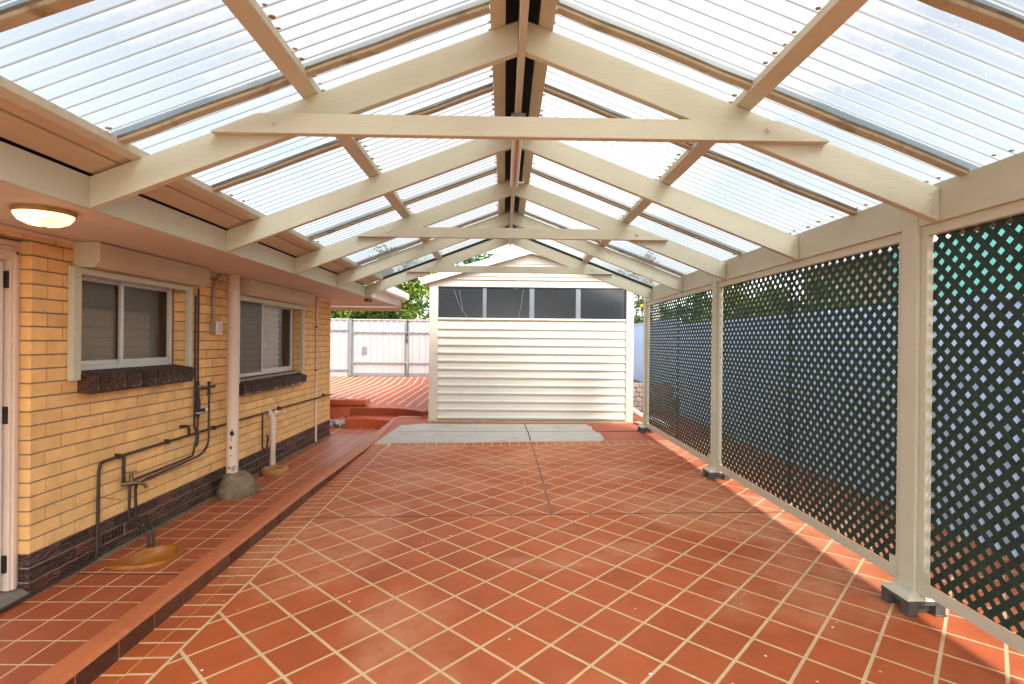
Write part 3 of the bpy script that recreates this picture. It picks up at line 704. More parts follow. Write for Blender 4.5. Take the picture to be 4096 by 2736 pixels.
for (r_, z_) in prof:
    for k in range(n_):
        t = 2 * math.pi * k / n_; w_ = 1 + .07 * math.sin(3 * t + z_ * 9) + .03 * math.sin(7 * t + z_ * 30) + rr.uniform(-.03, .03)
        vs.append((max(WX + .004, dpx + .05 + r_ * w_ * .92 * math.cos(t)), dpy + r_ * w_ * math.sin(t), max(-.01, z_ + rr.uniform(-.006, .006))))
b.add(vs, [(i * n_ + k, i * n_ + (k + 1) % n_, (i + 1) * n_ + (k + 1) % n_, (i + 1) * n_ + k) for i in range(len(prof) - 1) for k in range(n_)])
b.build('concrete_lump', m_oldconcrete, cf, smooth=True)
# thin pipe near the far corner
tp = thing('conduit_pipe', (-2.83, 8.23, 0), 'thin painted vertical pipe near the far house corner', 'pipe')
B().tube([(-2.832, 8.23, .02), (-2.832, 8.23, 2.1), (-2.826, 8.23, 2.15), (-2.80, 8.235, 2.198)], .017, 10).build('pipe', m_pinkpaint, tp, smooth=True)
for zc in (.67, 1.1, 1.75): box('saddle', -2.849, -2.814, 8.205, 8.255, zc - .008, zc + .008, m_copper, tp)
# power outlet and conduit
po = thing('power_outlet', (-2.82, 5.36, 1.66), 'cream outdoor power outlet with grey conduit above it', 'outlet')
box('box', -2.849, -2.79, 5.285, 5.395, 1.605, 1.728, m_conduit, po, bevel=.004)
box('face_plate', -2.7895, -2.782, 5.282, 5.398, 1.602, 1.731, m_plastic, po, bevel=.004)
so = B()
for zc in (1.695, 1.665, 1.635): so.box(-2.783, -2.779, 5.330, 5.350, zc - .008, zc + .008)
so.build('sockets', m_conduit, po)
B().tube([(-2.832, 5.32, 1.73), (-2.832, 5.32, 2.03), (-2.828, 5.33, 2.09), (-2.80, 5.345, 2.15), (-2.765, 5.36, 2.199)], .016, 10).build('conduit', m_conduit, po, smooth=True)
bx_ = thing('junction_cap', (-2.79, 5.42, 2.17), 'short capped pipe stub under the soffit by the downpipe', 'cap')
B().tube([(-2.826, 5.40, 2.165), (-2.77, 5.41, 2.165)], .026, 12).build('stub', m_pinkpaint, bx_, smooth=True)
# black water pipes
R_ = .011
def pipe(name, label, parts, group=None, cat='pipe', loc=None):
    t = thing(name, loc or parts[0][1][0], label, cat, group)
    for (nm, pts, r_, m_) in parts: B().tube(pts, r_, 8).build(nm, m_, t, smooth=True)
    return t
PX = -2.825
wp = pipe('water_pipe', 'old copper water pipe running low along the house wall', [
    ('pipe', [(PX, 2.4, .018), (PX + .006, 3.4, .020), (PX, 3.74, .022), (PX, 3.80, .03), (PX, 3.818, .06), (PX, 3.826, .3), (PX, 3.832, .63), (PX, 3.845, .672), (PX, 3.88, .687), (PX, 4.4, .690), (PX, 5.0, .692), (PX, 5.6, .693), (PX, 6.4, .69), (PX, 7.2, .686), (PX, 8.2, .677), (PX, 8.96, .668)], R_, m_copper),
    ('branch', [(PX + .003, 4.075, .69), (PX + .003, 4.075, .49)], .012, m_copper),
    ('branch', [(PX, 4.915, .692), (PX, 4.915, .75), (PX, 4.90, .775), (PX - .01, 4.85, .785), (-2.851, 4.81, .785)], .012, m_copper),
    ('branch', [(PX, 5.06, .69), (PX, 5.055, .62), (PX, 5.045, .58), (-2.851, 5.04, .56)], .011, m_copper),
    ('branch', [(PX, 6.40, .69), (PX + .002, 6.40, .30), (PX + .006, 6.42, .26), (PX + .01, 6.46, .25), (PX + .012, 6.50, .28), (PX + .012, 6.52, .36), (PX + .012, 6.515, .41), (PX + .01, 6.50, .415)], .010, m_copper)])
for yc in (4.02, 4.6, 5.33, 6.87, 8.55): box('clip', -2.849, -2.806, yc - .004, yc + .004, .674, .712, m_copper, wp)
B().tube([(-2.849, 3.83, .45), (-2.79, 3.87, .43), (-2.74, 3.93, .40)], .002, 5).build('loose_wire', m_blackmetal, wp)
tap = thing('garden_tap', (-2.80, 4.09, .47), 'small weathered brass garden tap beside the terracotta basin', 'tap')
B().tube([(-2.83, 4.06, .475), (-2.80, 4.085, .475), (-2.765, 4.115, .473)], .017, 10).tube([(-2.765, 4.115, .473), (-2.735, 4.14, .468), (-2.715, 4.158, .445), (-2.71, 4.162, .425)], [.016, .014, .013, .015], 10).build('body', m_brass, tap, smooth=True)
B().tube([(-2.785, 4.105, .475), (-2.785, 4.105, .55)], [.018, .011], 10).tube([(-2.815, 4.085, .555), (-2.755, 4.125, .56)], .007, 8).build('handle', m_brass, tap, smooth=True)
dr = [(4.96, 1.95), (4.96, 1.2), (4.956, .78), (4.965, .745), (5.0, .70), (4.995, .66), (4.952, .57), (4.945, .53), (4.93, .505), (4.80, .497), (4.4, .49), (4.18, .487), (4.125, .475), (4.11, .44), (4.105, .25), (4.108, .205)]
pipe('drain_pipe', 'dark waste pipe bending down from the eaves to the basin', [('pipe', [(PX + .025, a, b_) for a, b_ in dr] + [(-2.79, 4.11, .168), (-2.74, 4.095, .158), (-2.67, 4.065, .155), (-2.625, 4.04, .14), (-2.606, 4.03, .105), (-2.604, 4.03, -.02)], .010, m_copper)])
pipe('overflow_pipe', 'second dark pipe looping from the valve down into the basin', [('pipe', [(PX + .03, 5.185, 1.03), (PX + .03, 5.185, .60), (PX + .03, 5.17, .56), (PX + .035, 5.10, .51), (PX + .035, 5.0, .485), (PX + .035, 4.7, .472), (PX + .035, 4.3, .46), (PX + .04, 4.17, .45), (PX + .045, 4.145, .42), (PX + .045, 4.15, .26), (PX + .047, 4.152, .22), (-2.755, 4.14, .192), (-2.70, 4.11, .183), (-2.63, 4.075, .18), (-2.592, 4.05, .16), (-2.578, 4.04, .12), (-2.576, 4.038, -.01)], .010, m_copper)])
gv = thing('gas_valve', (-2.82, 5.04, 1.0), 'stack of dark brass valve fittings on the wall under the first window', 'valve')
B().tube([(PX + .008, 5.035, 2.02), (PX + .008, 5.035, 1.17)], .009, 8).build('riser', m_copper, gv, smooth=True)
B().tube([(PX + .008, 5.036, 1.17), (PX + .008, 5.037, 1.10), (PX + .008, 5.037, 1.098), (PX + .008, 5.038, 1.01), (PX + .008, 5.038, 1.0), (PX + .008, 5.04, .93), (PX + .008, 5.04, .925), (PX + .008, 5.042, .86), (PX + .008, 5.042, .83)], [.012, .02, .016, .016, .022, .022, .016, .018, .012], 12).build('regulator', m_copper, gv, smooth=True)
B().tube([(PX + .008, 5.042, .84), (PX + .008, 5.04, .76), (PX + .004, 5.036, .70)], .009, 8).build('tail', m_copper, gv, smooth=True)
B().tube([(PX + .01, 5.05, 1.10), (PX + .01, 5.14, 1.095), (PX + .025, 5.20, 1.095)], .013, 10).tube([(PX + .03, 5.185, 1.14), (PX + .03, 5.185, 1.02)], [.010, .017], 10).tube([(PX + .03, 5.185, 1.10), (PX + .05, 5.25, 1.105)], .012, 8).build('stopcock', m_copper, gv, smooth=True)
B().tube([(PX + .03, 5.17, 1.145), (PX + .03, 5.20, 1.145)], .012, 8).build('handle', m_blackmetal, gv, smooth=True)
B().tube([(PX + .01, 5.05, .90), (PX + .05, 5.085, .90)], .016, 10).build('outlet_nozzle', m_blackmetal, gv, smooth=True)
B().tube([(PX + .05, 5.085, .90), (PX + .064, 5.097, .90)], .015, 10).build('nozzle_cap', m_white, gv, smooth=True)
bnd = B()
for zc in (1.115, .985, .875): bnd.lathe([(.0175, -.006), (.0195, -.005), (.0195, .005), (.0175, .006)], (PX + .008, 5.039, zc), 12)
bnd.build('copper_bands', m_alu, gv)
# pvc vent pipe with clay ring
vp = thing('vent_pipe', (-2.775, 6.57, 0), 'white plastic waste pipe rising beside the house wall', 'pipe')
B().tube([(-2.775, 6.57, -.01), (-2.775, 6.57, .59)], .031, 14).tube([(-2.775, 6.57, .04), (-2.775, 6.57, .11)], .035, 14).build('pipe', m_pinkpaint, vp, smooth=True)
B().tube([(-2.775, 6.57, .54), (-2.775, 6.57, .60), (-2.785, 6.572, .645), (-2.815, 6.58, .675), (-2.851, 6.59, .685)], .036, 14).tube([(-2.78, 6.57, .645), (-2.735, 6.575, .685)], .024, 12).build('elbow', m_pinkpaint, vp, smooth=True)
B().tube([(-2.735, 6.575, .685), (-2.728, 6.576, .691)], .027, 12).build('cap', m_white, vp, smooth=True)
cr = thing('clay_ring', (-2.65, 6.33, 0), 'brown glazed clay gully ring on the path', 'ring')
B().lathe([(.085, .03), (.09, .065), (.115, .078), (.145, .066), (.155, .035), (.145, .0), (.10, -.005), (.085, .03)], (-2.645, 6.33, 0), 28).build('rim', m_ring, cr, smooth=True)
B().lathe([(.0, .008), (.09, .008)], (-2.645, 6.33, 0), 28).build('hole', m_black, cr)
# terracotta gully basin: teardrop rim
gb = thing('gully_basin', (-2.5, 3.9, 0), 'glazed orange terracotta teardrop gully basin set in the path', 'basin')
def drop(t, k, off=0):
    # outline: round bowl end towards +X+Y, pointed tail towards the wall
    cx, cy = -2.475, 3.905
    a = t * 2 * math.pi; x_ = math.cos(a); y_ = math.sin(a)
    r_ = .185
    px, py = cx + r_ * k * x_ * .86, cy + r_ * k * y_ * 1.02
    return px, py
n_ = 40; rim = []
out_pts = []
tail = (-2.67, 3.72)
for q in range(n_):
    x_, y_ = drop(q / n_, 1.06)
    out_pts.append((x_, y_))
# pull the sector facing the tail out to a point
def pull(p, amt):
    d = Vector((p[0] + 2.475, p[1] - 3.905)); td = Vector((tail[0] + 2.475, tail[1] - 3.905)); tl_ = td.length; td.normalize()
    c_ = max(0, d.normalized().dot(td)); k = c_ ** 7 * amt
    return (p[0] + td.x * k * (tl_ - .17), p[1] + td.y * k * (tl_ - .17))
loops = []
for (k, z_, am) in ((1.05, -.01, 1), (1.06, .014, 1), (1.03, .022, 1), (.94, .022, .55), (.90, .017, .12), (.86, .0, .0), (.78, -.03, 0), (.60, -.046, 0), (.3, -.05, 0), (.02, -.05, 0)):
    loops.append([(*pull(drop(q / n_, k), am), z_) for q in range(n_)])
b = B(); b.add([p for L in loops for p in L], [(i * n_ + k, i * n_ + (k + 1) % n_, (i + 1) * n_ + (k + 1) % n_, (i + 1) * n_ + k) for i in range(len(loops) - 1) for k in range(n_)])
b.build('bowl', m_terra, gb, smooth=True)

# ================================================================== THE CARPORT
cp = thing('carport', (.07, 4.5, .19), 'cream timber gabled carport with translucent corrugated roof', 'carport')
XL, XR, XC = -1.99, 2.12, .072
SL = .3833
def zt(x): return 2.332 + (x - XL) * SL if x < XC else 2.332 + (XR + .014 - x) * SL
RY = [.08, 1.35, 2.62, 3.89, 5.17, 6.45, 7.78]
for i, y in enumerate(RY):
    B().prism([(XL, 2.181), (XL, 2.332), (.0545, 3.1155), (.0545, 2.963)], 'y', y, y + .045).build('rafter', m_timber_x, cp, bevel=.003)
    B().prism([(XR, 2.173), (.0895, 2.963), (.0895, 3.1155), (XR, 2.336)], 'y', y, y + .045).build('rafter', m_timber_x, cp, bevel=.003)
for i in (2, 4, 6):
    y = RY[i]
    tb = B().prism([(-1.395, 2.538), (1.55, 2.535), (1.548, 2.545), (1.30, 2.633), (-1.176, 2.634), (-1.393, 2.548)], 'y', y - .042, y - .001).build('tie_beam', m_timber_x, cp, bevel=.003)
    for xb in (-1.10, 1.25):
        B().tube([(xb, y - .055, 2.588), (xb, y - .04, 2.588)], .010, 8).tube([(xb, y - .046, 2.588), (xb, y - .041, 2.588)], .019, 12).build('bolt', m_timber_x, tb)
box('ridge_beam', .0555, .0885, -1.0, 7.90, 2.948, 3.14, m_timber, cp, bevel=.002)
B().box(-2.031, XL - .0005, -1.0, 7.825, 2.182, 2.336).build('ledger', m_timber, cp, bevel=.003)
# joist hanger plates pressed into the paint
def hanger(x, y, zc, side):
    b = B(); r_ = random.Random(int(y * 100) + side)
    for k in range(12):
        z_ = zc + .018 + .010 * k + r_.uniform(-.003, .003)
        b.box(x + (.002 if side < 0 else -.05) + r_.uniform(0, .035), x + (.012 if side < 0 else -.035) + r_.uniform(0, .02), y - .0016, y + .001, z_, z_ + .006)
    b.build('nail_plate', m_timber_x, cp)
for y in RY[2:]: hanger(XL + .01, y, 2.185, -1); hanger(XR - .01, y, 2.18, 1)
# right-hand beam in lengths between posts
for (a, b_) in ((-1.0, 2.757), (2.873, 5.407), (5.523, 8.127)):
    box('eave_beam', XR + .0015, XR + .046, a, b_, 2.174, 2.366, m_timber, cp, bevel=.003)
POSTS = [2.76, 5.41, 8.13]
for i, y in enumerate(POSTS):
    p_ = box('post', XR - .001, XR + .072, y, y + .11, zf(y) + .105, 2.31, m_timber, cp, bevel=.004)
    zb = zf(y)
    sh = B(); xc, yc, hw = XR + .036, y + .055, .098
    for sx_ in (-1, 1):
        for sy_ in (-1, 1):
            x0, x1 = sorted((xc + sx_ * hw, xc + sx_ * (hw - .052))); y0, y1 = sorted((yc + sy_ * hw, yc + sy_ * (hw - .052)))
            sh.box(x0, x1, y0, y1, zb + .001, zb + .062)
            sh.box(x0 - .006, x1 + .006, y0 - .006, y1 + .006, zb + .0005, zb + .008)
    sh.box(xc - hw - .001, xc + hw + .001, yc - hw - .001, yc + hw + .001, zb + .052, zb + .075)
    sh.box(xc - .06, xc + .06, yc - .06, yc + .06, zb + .001, zb + .055); so_ = sh.build('post_shoe', m_shoe, p_, bevel=.004)
    hw2, hw3 = hw, .052
    B().add([(xc + sx_ * hw2, yc + sy_ * hw2, zb + .0755) for sx_, sy_ in ((-1, -1), (1, -1), (1, 1), (-1, 1))] + [(xc + sx_ * (hw2 - .008), yc + sy_ * (hw2 - .008), zb + .09) for sx_, sy_ in ((-1, -1), (1, -1), (1, 1), (-1, 1))] + [(xc + sx_ * .062, yc + sy_ * .068, zb + .100) for sx_, sy_ in ((-1, -1), (1, -1), (1, 1), (-1, 1))] + [(xc + sx_ * .06, yc + sy_ * .066, zb + .112) for sx_, sy_ in ((-1, -1), (1, -1), (1, 1), (-1, 1))],
            [(3, 2, 1, 0), (12, 13, 14, 15)] + [(r * 4 + i_, r * 4 + (i_ + 1) % 4, (r + 1) * 4 + (i_ + 1) % 4, (r + 1) * 4 + i_) for r in range(3) for i_ in range(4)]).build('shoe_cap', m_timber, p_)
# frames holding the lattice
for (a, b_) in ((.2, 2.758), (2.872, 5.408), (5.522, 8.128)):
    box('top_rail', XR + .018, XR + .052, a, b_, 2.122, 2.1735, m_timber, cp, bevel=.002)
    r_ = B().box(XR + .016, XR + .019, a, b_, .305, .366).box(XR + .019, XR + .05, a, b_, .305, .309).build('bottom_rail', m_timber, cp)
    for (c, d) in ((a, a + .042), (b_ - .042, b_)):
        if c > 1: box('frame_batten', XR + .016, XR + .05, c, d, .367, 2.1215, m_timber, cp, bevel=.002)
        if c > 1:
            e_ = a + .085 if c == a else b_ - .085
            br = B().box(XR + .0125, XR + .0155, min(a if c == a else e_, e_), max(e_, b_ if c != a else e_), .300, .42).build('bracket', m_timber, cp)
            bb = B()
            for (yy, zz_) in ((.25, .33), (.75, .33), (.25, .39), (.6, .36)):
                q = (c if c == a else e_) + yy * .085
                bb.tube([(XR + .008, q, zz_), (XR + .0125, q, zz_)], .005, 6)
            bb.build('rivets', m_timber, br)
# purlins and ridge boards on top of the rafters
def slab(xa, xb, t0, t1, y0, y1):
    return B().prism([(xa, zt(xa) + t0), (xb, zt(xb) + t0), (xb, zt(xb) + t1), (xa, zt(xa) + t1)], 'y', y0, y1)
YE = 7.80
slab(-.978, -.905, .001, .036, -1.0, YE).build('purlin', m_timber, cp, bevel=.002)
slab(1.115, 1.186, .001, .036, -1.0, YE).build('purlin', m_timber, cp, bevel=.002)
slab(-.079, -.008, .001, .036, -1.0, YE).build('ridge_board', m_timber, cp, bevel=.002)
slab(.152, .221, .001, .036, -1.0, YE).build('ridge_board', m_timber, cp, bevel=.002)
slab(XL + .004, -1.864, .016, .030, -1.0, YE).build('eave_board', m_board, cp)
slab(-1.850, -1.7875, .016, .030, -1.0, YE).build('eave_board', m_board, cp)
B().prism([(-1.787, zt(-1.787) + .001), (-1.742, zt(-1.742) + .001), (-1.735, zt(-1.742) + .034), (-1.787, zt(-1.787) + .034)], 'y', -1.0, YE).build('eave_batten', m_timber, cp, bevel=.002)
slab(XL - .35, -1.76, .0345, .0375, -1.0, YE).build('eave_flashing', m_black, cp)  # black flashing, carried behind the board gaps to put shade in them
# corrugated sheets
PIT, AMP = .0762, .0085
edges = [1.65 + .79 * k for k in range(-4, 8)]; edges = [max(-1.0, edges[0])] + edges[1:] + [YE + .04]
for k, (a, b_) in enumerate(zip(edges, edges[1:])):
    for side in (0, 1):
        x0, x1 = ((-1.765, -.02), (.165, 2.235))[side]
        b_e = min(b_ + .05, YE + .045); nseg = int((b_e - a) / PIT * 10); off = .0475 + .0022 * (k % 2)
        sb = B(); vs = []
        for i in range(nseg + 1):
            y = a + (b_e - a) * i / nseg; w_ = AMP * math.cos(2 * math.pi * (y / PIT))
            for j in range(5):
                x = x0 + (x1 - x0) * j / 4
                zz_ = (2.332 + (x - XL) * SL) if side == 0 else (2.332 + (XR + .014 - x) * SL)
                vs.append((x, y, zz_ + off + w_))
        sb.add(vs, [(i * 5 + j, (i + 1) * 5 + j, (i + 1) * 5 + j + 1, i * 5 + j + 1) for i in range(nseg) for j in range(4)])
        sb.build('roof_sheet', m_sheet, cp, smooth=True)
# tan joining strips under the laps
for yk in edges[3:-1]:
    for side in (0, 1):
        xa, xb = ((-1.775, -.082), (.224, 2.118))[side]
        sb = B(); ring = 9; vs = []; nx_ = 10
        for j in range(nx_ + 1):
            x = xa + (xb - xa) * j / nx_; z0 = (2.332 + (x - XL) * SL) if side == 0 else (2.332 + (XR + .014 - x) * SL)
            wv = .004 * math.sin(j * 2.1 + yk * 5)
            for q in range(ring):
                t = math.pi * q / (ring - 1); vs.append((x, yk + .036 - .030 * math.cos(t) + wv, z0 + .0385 - .0035 - .022 * min(1, 1.5 * math.sin(t))))
        sb.add(vs, [(j * ring + q, (j + 1) * ring + q, (j + 1) * ring + q + 1, j * ring + q + 1) for j in range(nx_) for q in range(ring - 1)])
        sb.m = [1 if i % (ring - 1) in (0, ring - 2) else 0 for i in range(len(sb.f))]
        sb.build('joining_strip', [m_strip, m_stripedge], cp, smooth=True)
# black end flashing at the far rafter, ridge capping
for side in (0, 1):
    xa, xb = ((-1.75, -.08), (.22, 2.13))[side]
    slab(xa, xb, .004, .034, YE - .03, YE + .02).build('end_flashing', m_black, cp)
B().prism([(-.072, zt(-.072) + .060), (XC, zt(XC) + .075), (.214, zt(.214) + .060), (.214, zt(.214) + .064), (XC, zt(XC) + .08), (-.072, zt(-.072) + .064)], 'y', -1.0, YE).build('ridge_capping', m_black, cp)
# rusty foam infill pieces along purlins, ridge boards and beam
rr = random.Random(21); fo = B()
def nub(x, y, side):
    z0 = (2.332 + (x - XL) * SL) if side == 0 else (2.332 + (XR + .014 - x) * SL)
    s_ = rr.uniform(.006, .014); fo.add([(x + v[0] * s_ * 1.3, y + v[1] * s_, z0 + .039 + v[2] * s_ * .5) for v in ico], icf)
y = -.4
while y < 7.7:
    for (x, s_, p_) in ((-.897, 0, .8), (-.985, 0, .55), (-.086, 0, .6), (.228, 1, .7), (1.108, 1, .8), (1.193, 1, .3), (2.10, 1, .45), (-1.728, 0, .12)):
        if rr.random() < p_: nub(x + rr.uniform(-.008, .008), y + rr.uniform(-.006, .006) + .038, s_)
    y += PIT
tag(fo.build('foam_infill', m_rust, cp), kind='stuff')

# fluorescent batten below the ridge, with its cable
fl = thing('fluorescent_light', (.07, 4.0, 2.9), 'long dusty fluorescent batten fixed under the ridge beam', 'light')
B().box(.037, .107, 3.36, 4.66, 2.905, 2.946).build('batten_body', m_pinkpaint, fl, bevel=.004)
B().tube([(.052, 3.40, 2.888), (.052, 4.62, 2.888)], .013, 10).tube([(.092, 3.40, 2.888), (.092, 4.62, 2.888)], .013, 10).build('tubes', m_white, fl, smooth=True)
box('end_cap', .052, .092, 4.662, 4.80, 2.915, 2.9455, m_pinkpaint, fl)
box('end_bracket', .03, .114, 3.28, 3.355, 2.90, 2.9455, m_steelgrey, fl)
B().tube([(.10, 4.62, 2.92), (.13, 4.66, 2.925), (.155, 4.72, 2.95), (.16, 4.9, 3.04)], .005, 6).build('cable', m_white, fl)
B().tube([(.09, 7.83, 2.98), (.13, 7.85, 2.90), (.20, 7.86, 2.86), (.30, 7.86, 2.83)], .003, 5).build('loose_cable', m_white, fl)

# ================================================================== LATTICE PANELS
LZ0, LZ1 = .350, 2.13
SPC, SW = .0573, .0305
def lattice(y0, y1, label):
    t = thing('lattice_panel', (XR + .04, (y0 + y1) / 2, LZ0), label, 'lattice', 'dark green lattice panels along the carport side')
    for s_, xa, xb in ((1, XR + .0535, XR + .0560), (-1, XR + .0563, XR + .0588)):
        d = (math.sqrt(.5), s_ * math.sqrt(.5)); nrm = (-d[1], d[0])
        offs = [nrm[0] * y + nrm[1] * z for y in (y0, y1) for z in (LZ0, LZ1)]
        k = math.ceil(min(offs) / SPC)
        while k * SPC < max(offs):
            o_ = k * SPC; c_ = (nrm[0] * o_, nrm[1] * o_); L = 14
            q = [(c_[0] + d[0] * a + nrm[0] * b_, c_[1] + d[1] * a + nrm[1] * b_) for a, b_ in ((-L, -SW / 2), (L, -SW / 2), (L, SW / 2), (-L, SW / 2))]
            for cl_ in ((-1, 0, -y0), (1, 0, y1), (0, -1, -LZ0), (0, 1, LZ1)):
                if len(q) > 2: q = clip(q, *cl_)
            if len(q) > 2 and area(q) > .0006: B().prism(ccw(q), 'x', xa, xb).build('slat', m_lattice, t)
            k += 1
    B().box(XR + .0495, XR + .0530, y0 - .012, y0 + .012, LZ0 + .02, LZ1 - .01).build('edge_strip', m_lattice, t)
    return t
lattice(1.46, 2.745, 'dark green lattice panel nearest the camera, in front of the near post')
lattice(2.905, 4.088, 'dark green lattice panel just behind the near post')
lattice(4.092, 5.375, 'dark green lattice panel just before the middle post')
lattice(5.555, 6.738, 'dark green lattice panel just behind the middle post')
lattice(6.742, 8.095, 'farthest dark green lattice panel, beside the last post before the shed')
lattice(.2, 1.456, 'dark green lattice panel out of view, added to shade the near floor')  # unseen panel, added to keep side sky light off the near floor

# ================================================================== THE SHED
sh = thing('garden_shed', (.45, 9.05, .22), 'cream ribbed steel shed with dark window strip under its gable', 'shed')
SY = 9.05
def ribs(zlist, zlo, zhi, depth):
    pr = [(SY, zlo)]
    for zc in zlist:
        pr += [(SY, zc - .030), (SY - .004, zc - .027), (SY - depth, zc - .012), (SY - depth - .002, zc), (SY - depth, zc + .010), (SY - .003, zc + .020), (SY, zc + .024)]
    pr.append((SY, zhi)); return pr
zl = [.285 + .1349 * k for k in range(12)]
pr = ribs(zl, .25, 1.93, .021); n0 = len(pr)
B().add([(-1.104, p[0], p[1]) for p in pr] + [(2.033, p[0], p[1]) for p in pr], [(i, i + n0, i + 1 + n0, i + 1) for i in range(n0 - 1)]).build('ribbed_door', m_shed, sh, smooth=True)
box('door_head', -1.106, 2.035, SY - .03, SY + .02, 1.915, 1.945, m_shed, sh, bevel=.003)
zg = [2.600, 2.815]
pr = [(SY - .0, 2.452)] + [q for zc in zg for q in ((SY, zc - .03), (SY - .022, zc - .018), (SY - .022, zc - .004), (SY, zc + .012), (SY, zc + .03), (SY - .018, zc + .042), (SY - .018, zc + .052), (SY, zc + .064))] + [(SY, 3.06)]
n0 = len(pr); hw = lambda z_: max(.01, (3.06 - z_) / .2955)
B().add([(max(-1.25, .44 - hw(p[1])), p[0] - .002, p[1]) for p in pr] + [(min(2.16, .44 + hw(p[1])), p[0] - .002, p[1]) for p in pr], [(i, i + n0, i + 1 + n0, i + 1) for i in range(n0 - 1)]).build('gable_cladding', m_shedgable, sh, smooth=True)
for (a, b_) in ((-1.247, -1.106), (2.035, 2.16)):
    box('corner_trim', a, b_, SY - .028, SY + .05, .235, 2.46, m_shedtrim, sh, bevel=.004)
wn_ = box('window_strip', -1.104, 2.03, SY + .012, SY + .03, 1.946, 2.45, m_mull, sh)
mx_ = [-1.104, -.363, -.303, .415, .494, 1.19, 1.269, 2.005]
for k in range(4):
    box('pane', mx_[2 * k] + .006, mx_[2 * k + 1] - .004, SY + .004, SY + .0115, 1.952, 2.448, m_shedglass, wn_)
for k in range(1, 4):
    box('mullion', mx_[2 * k - 1], mx_[2 * k], SY - .002, SY + .011, 1.946, 2.45, m_mull, wn_)
B().box(-1.104, 2.03, SY - .012, SY + .005, 2.4505, 2.466).box(2.008, 2.03, SY - .01, SY + .005, 1.947, 2.45).build('window_frame', m_blackmetal, wn_)
for pts in ([(-.84, SY - .001, 2.41), (-.78, SY - .001, 2.22), (-.70, SY - .001, 2.05), (-.62, SY - .001, 1.96)], [(-.76, SY - .001, 2.41), (-.72, SY - .001, 2.22), (-.69, SY - .001, 2.06)], [(.31, SY - .001, 2.42), (.28, SY - .001, 2.2), (.235, SY - .001, 1.96)]):
    B().tube(pts, .004, 5).build('hanging_cord', m_mull, wn_)
bs_ = .2955
for s_, xe in ((-1, -1.385), (1, 2.265)):
    zl0 = 3.06 - .045 - abs(.44 - xe) * bs_
    B().prism([(xe, zl0), (.44, 3.015), (.44, 3.125), (xe, zl0 + .11)], 'y', SY - .115, SY - .09).build('barge_board', m_barge, sh, bevel=.003)
    B().prism([(xe + s_ * .02, zl0 + .075), (.44, 3.10), (.44, 3.14), (xe + s_ * .02, zl0 + .115)], 'y', SY - .088, SY + 6).build('roof', m_shedroof, sh)
B().box(-1.23, -1.22, SY + .05, SY + 6, .22, 2.46).box(2.13, 2.14, SY + .05, SY + 6, .22, 2.46).box(-1.22, 2.13, SY + 5.99, SY + 6, .22, 2.46).build('side_walls', m_shedgable, sh)
box('base_plate', -1.28, 2.17, SY - .06, SY + .04, .205, .240, m_wood, sh, bevel=.006)

# plastic pipe, plank and block wall at the right of the shed
pp = thing('stormwater_pipe', (2.3, 9.3, .3), 'cream plastic stormwater pipe sloping beside the shed corner', 'pipe')
B().tube([(2.16, 9.75, .44), (2.22, 9.45, .405), (2.34, 9.10, .32), (2.62, 8.6, .25)], .046, 14).build('pipe', m_barge, pp, smooth=True)
box_ = thing('timber_offcut', (2.3, 8.9, .22), 'weathered grey timber offcut lying by the last post', 'timber')
B().prism([(2.16, 9.02), (2.27, 9.0), (2.36, 8.30), (2.26, 8.32)], 'z', .222, .25).build('plank', m_wood, box_)
rwl = thing('retaining_wall', (2.8, 10.6, .22), 'stacked grey retaining block wall behind the shed corner', 'wall')
box('soil_core', 2.25, 3.30, 10.62, 10.72, .1, .70, m_soil, rwl)
rr = random.Random(9)
zb = .23; k = 0
while zb < .70:
    x = 2.20 + (.055 if k % 2 else 0)
    while x < 3.25:
        w_ = .125; B().box(x + .003, x + w_ - .003, 10.50 + rr.uniform(-.015, .015), 10.61, zb + .003, zb + .088).build('block', m_block, rwl, bevel=.008)
        x += w_
    zb += .091; k += 1
tag(box('garden_bed', 2.2, 3.6, 10.72, 17.5, .1, .62, m_soil), 'raised soil bed behind the retaining wall', 'garden bed', kind='structure')

# ================================================================== FENCES AND GATE
def ribbed(bld, u0, u1, z0, z1, pitch, depth, place):
    prof = []; u = u0
    while u < u1 - .001:
        e = min(u + pitch, u1); w_ = e - u
        prof += [(u, 0), (u + w_ * .62, 0), (u + w_ * .70, depth), (u + w_ * .90, depth), (u + w_ * .98, 0)]; u = e
    prof.append((u1, 0)); n0 = len(prof)
    bld.add([place(p[0], p[1], z0) for p in prof] + [place(p[0], p[1], z1) for p in prof], [(i, i + 1, i + 1 + n0, i + n0) for i in range(n0 - 1)])
GY = 17.5; zg0 = .385
py = lambda u, d, z: (u, GY - d, z)
fnc = thing('rear_fence', (-6, GY, .38), 'pale pink steel rear fence left of the gate post', 'fence')
b = B(); ribbed(b, -8.5, -4.98, zg0 - .06, 2.20, .205, .03, py); b.build('sheet', m_fence, fnc)
for zc in (1.86, .585): box('rail', -8.5, -4.99, GY - .06, GY - .032, zc - .02, zc + .02, m_gal, fnc)
box('top_cap', -8.5, -4.98, GY - .045, GY + .01, 2.20, 2.235, m_fence, fnc)
gp_ = thing('gate_post', (-4.92, GY, .38), 'galvanised steel post between the rear fence and the gate', 'post')
box('shaft', -4.97, -4.88, GY - .09, GY, .33, 2.22, m_gal, gp_, bevel=.006); box('cap', -4.975, -4.875, GY - .095, GY + .005, 2.2205, 2.235, m_gal, gp_)
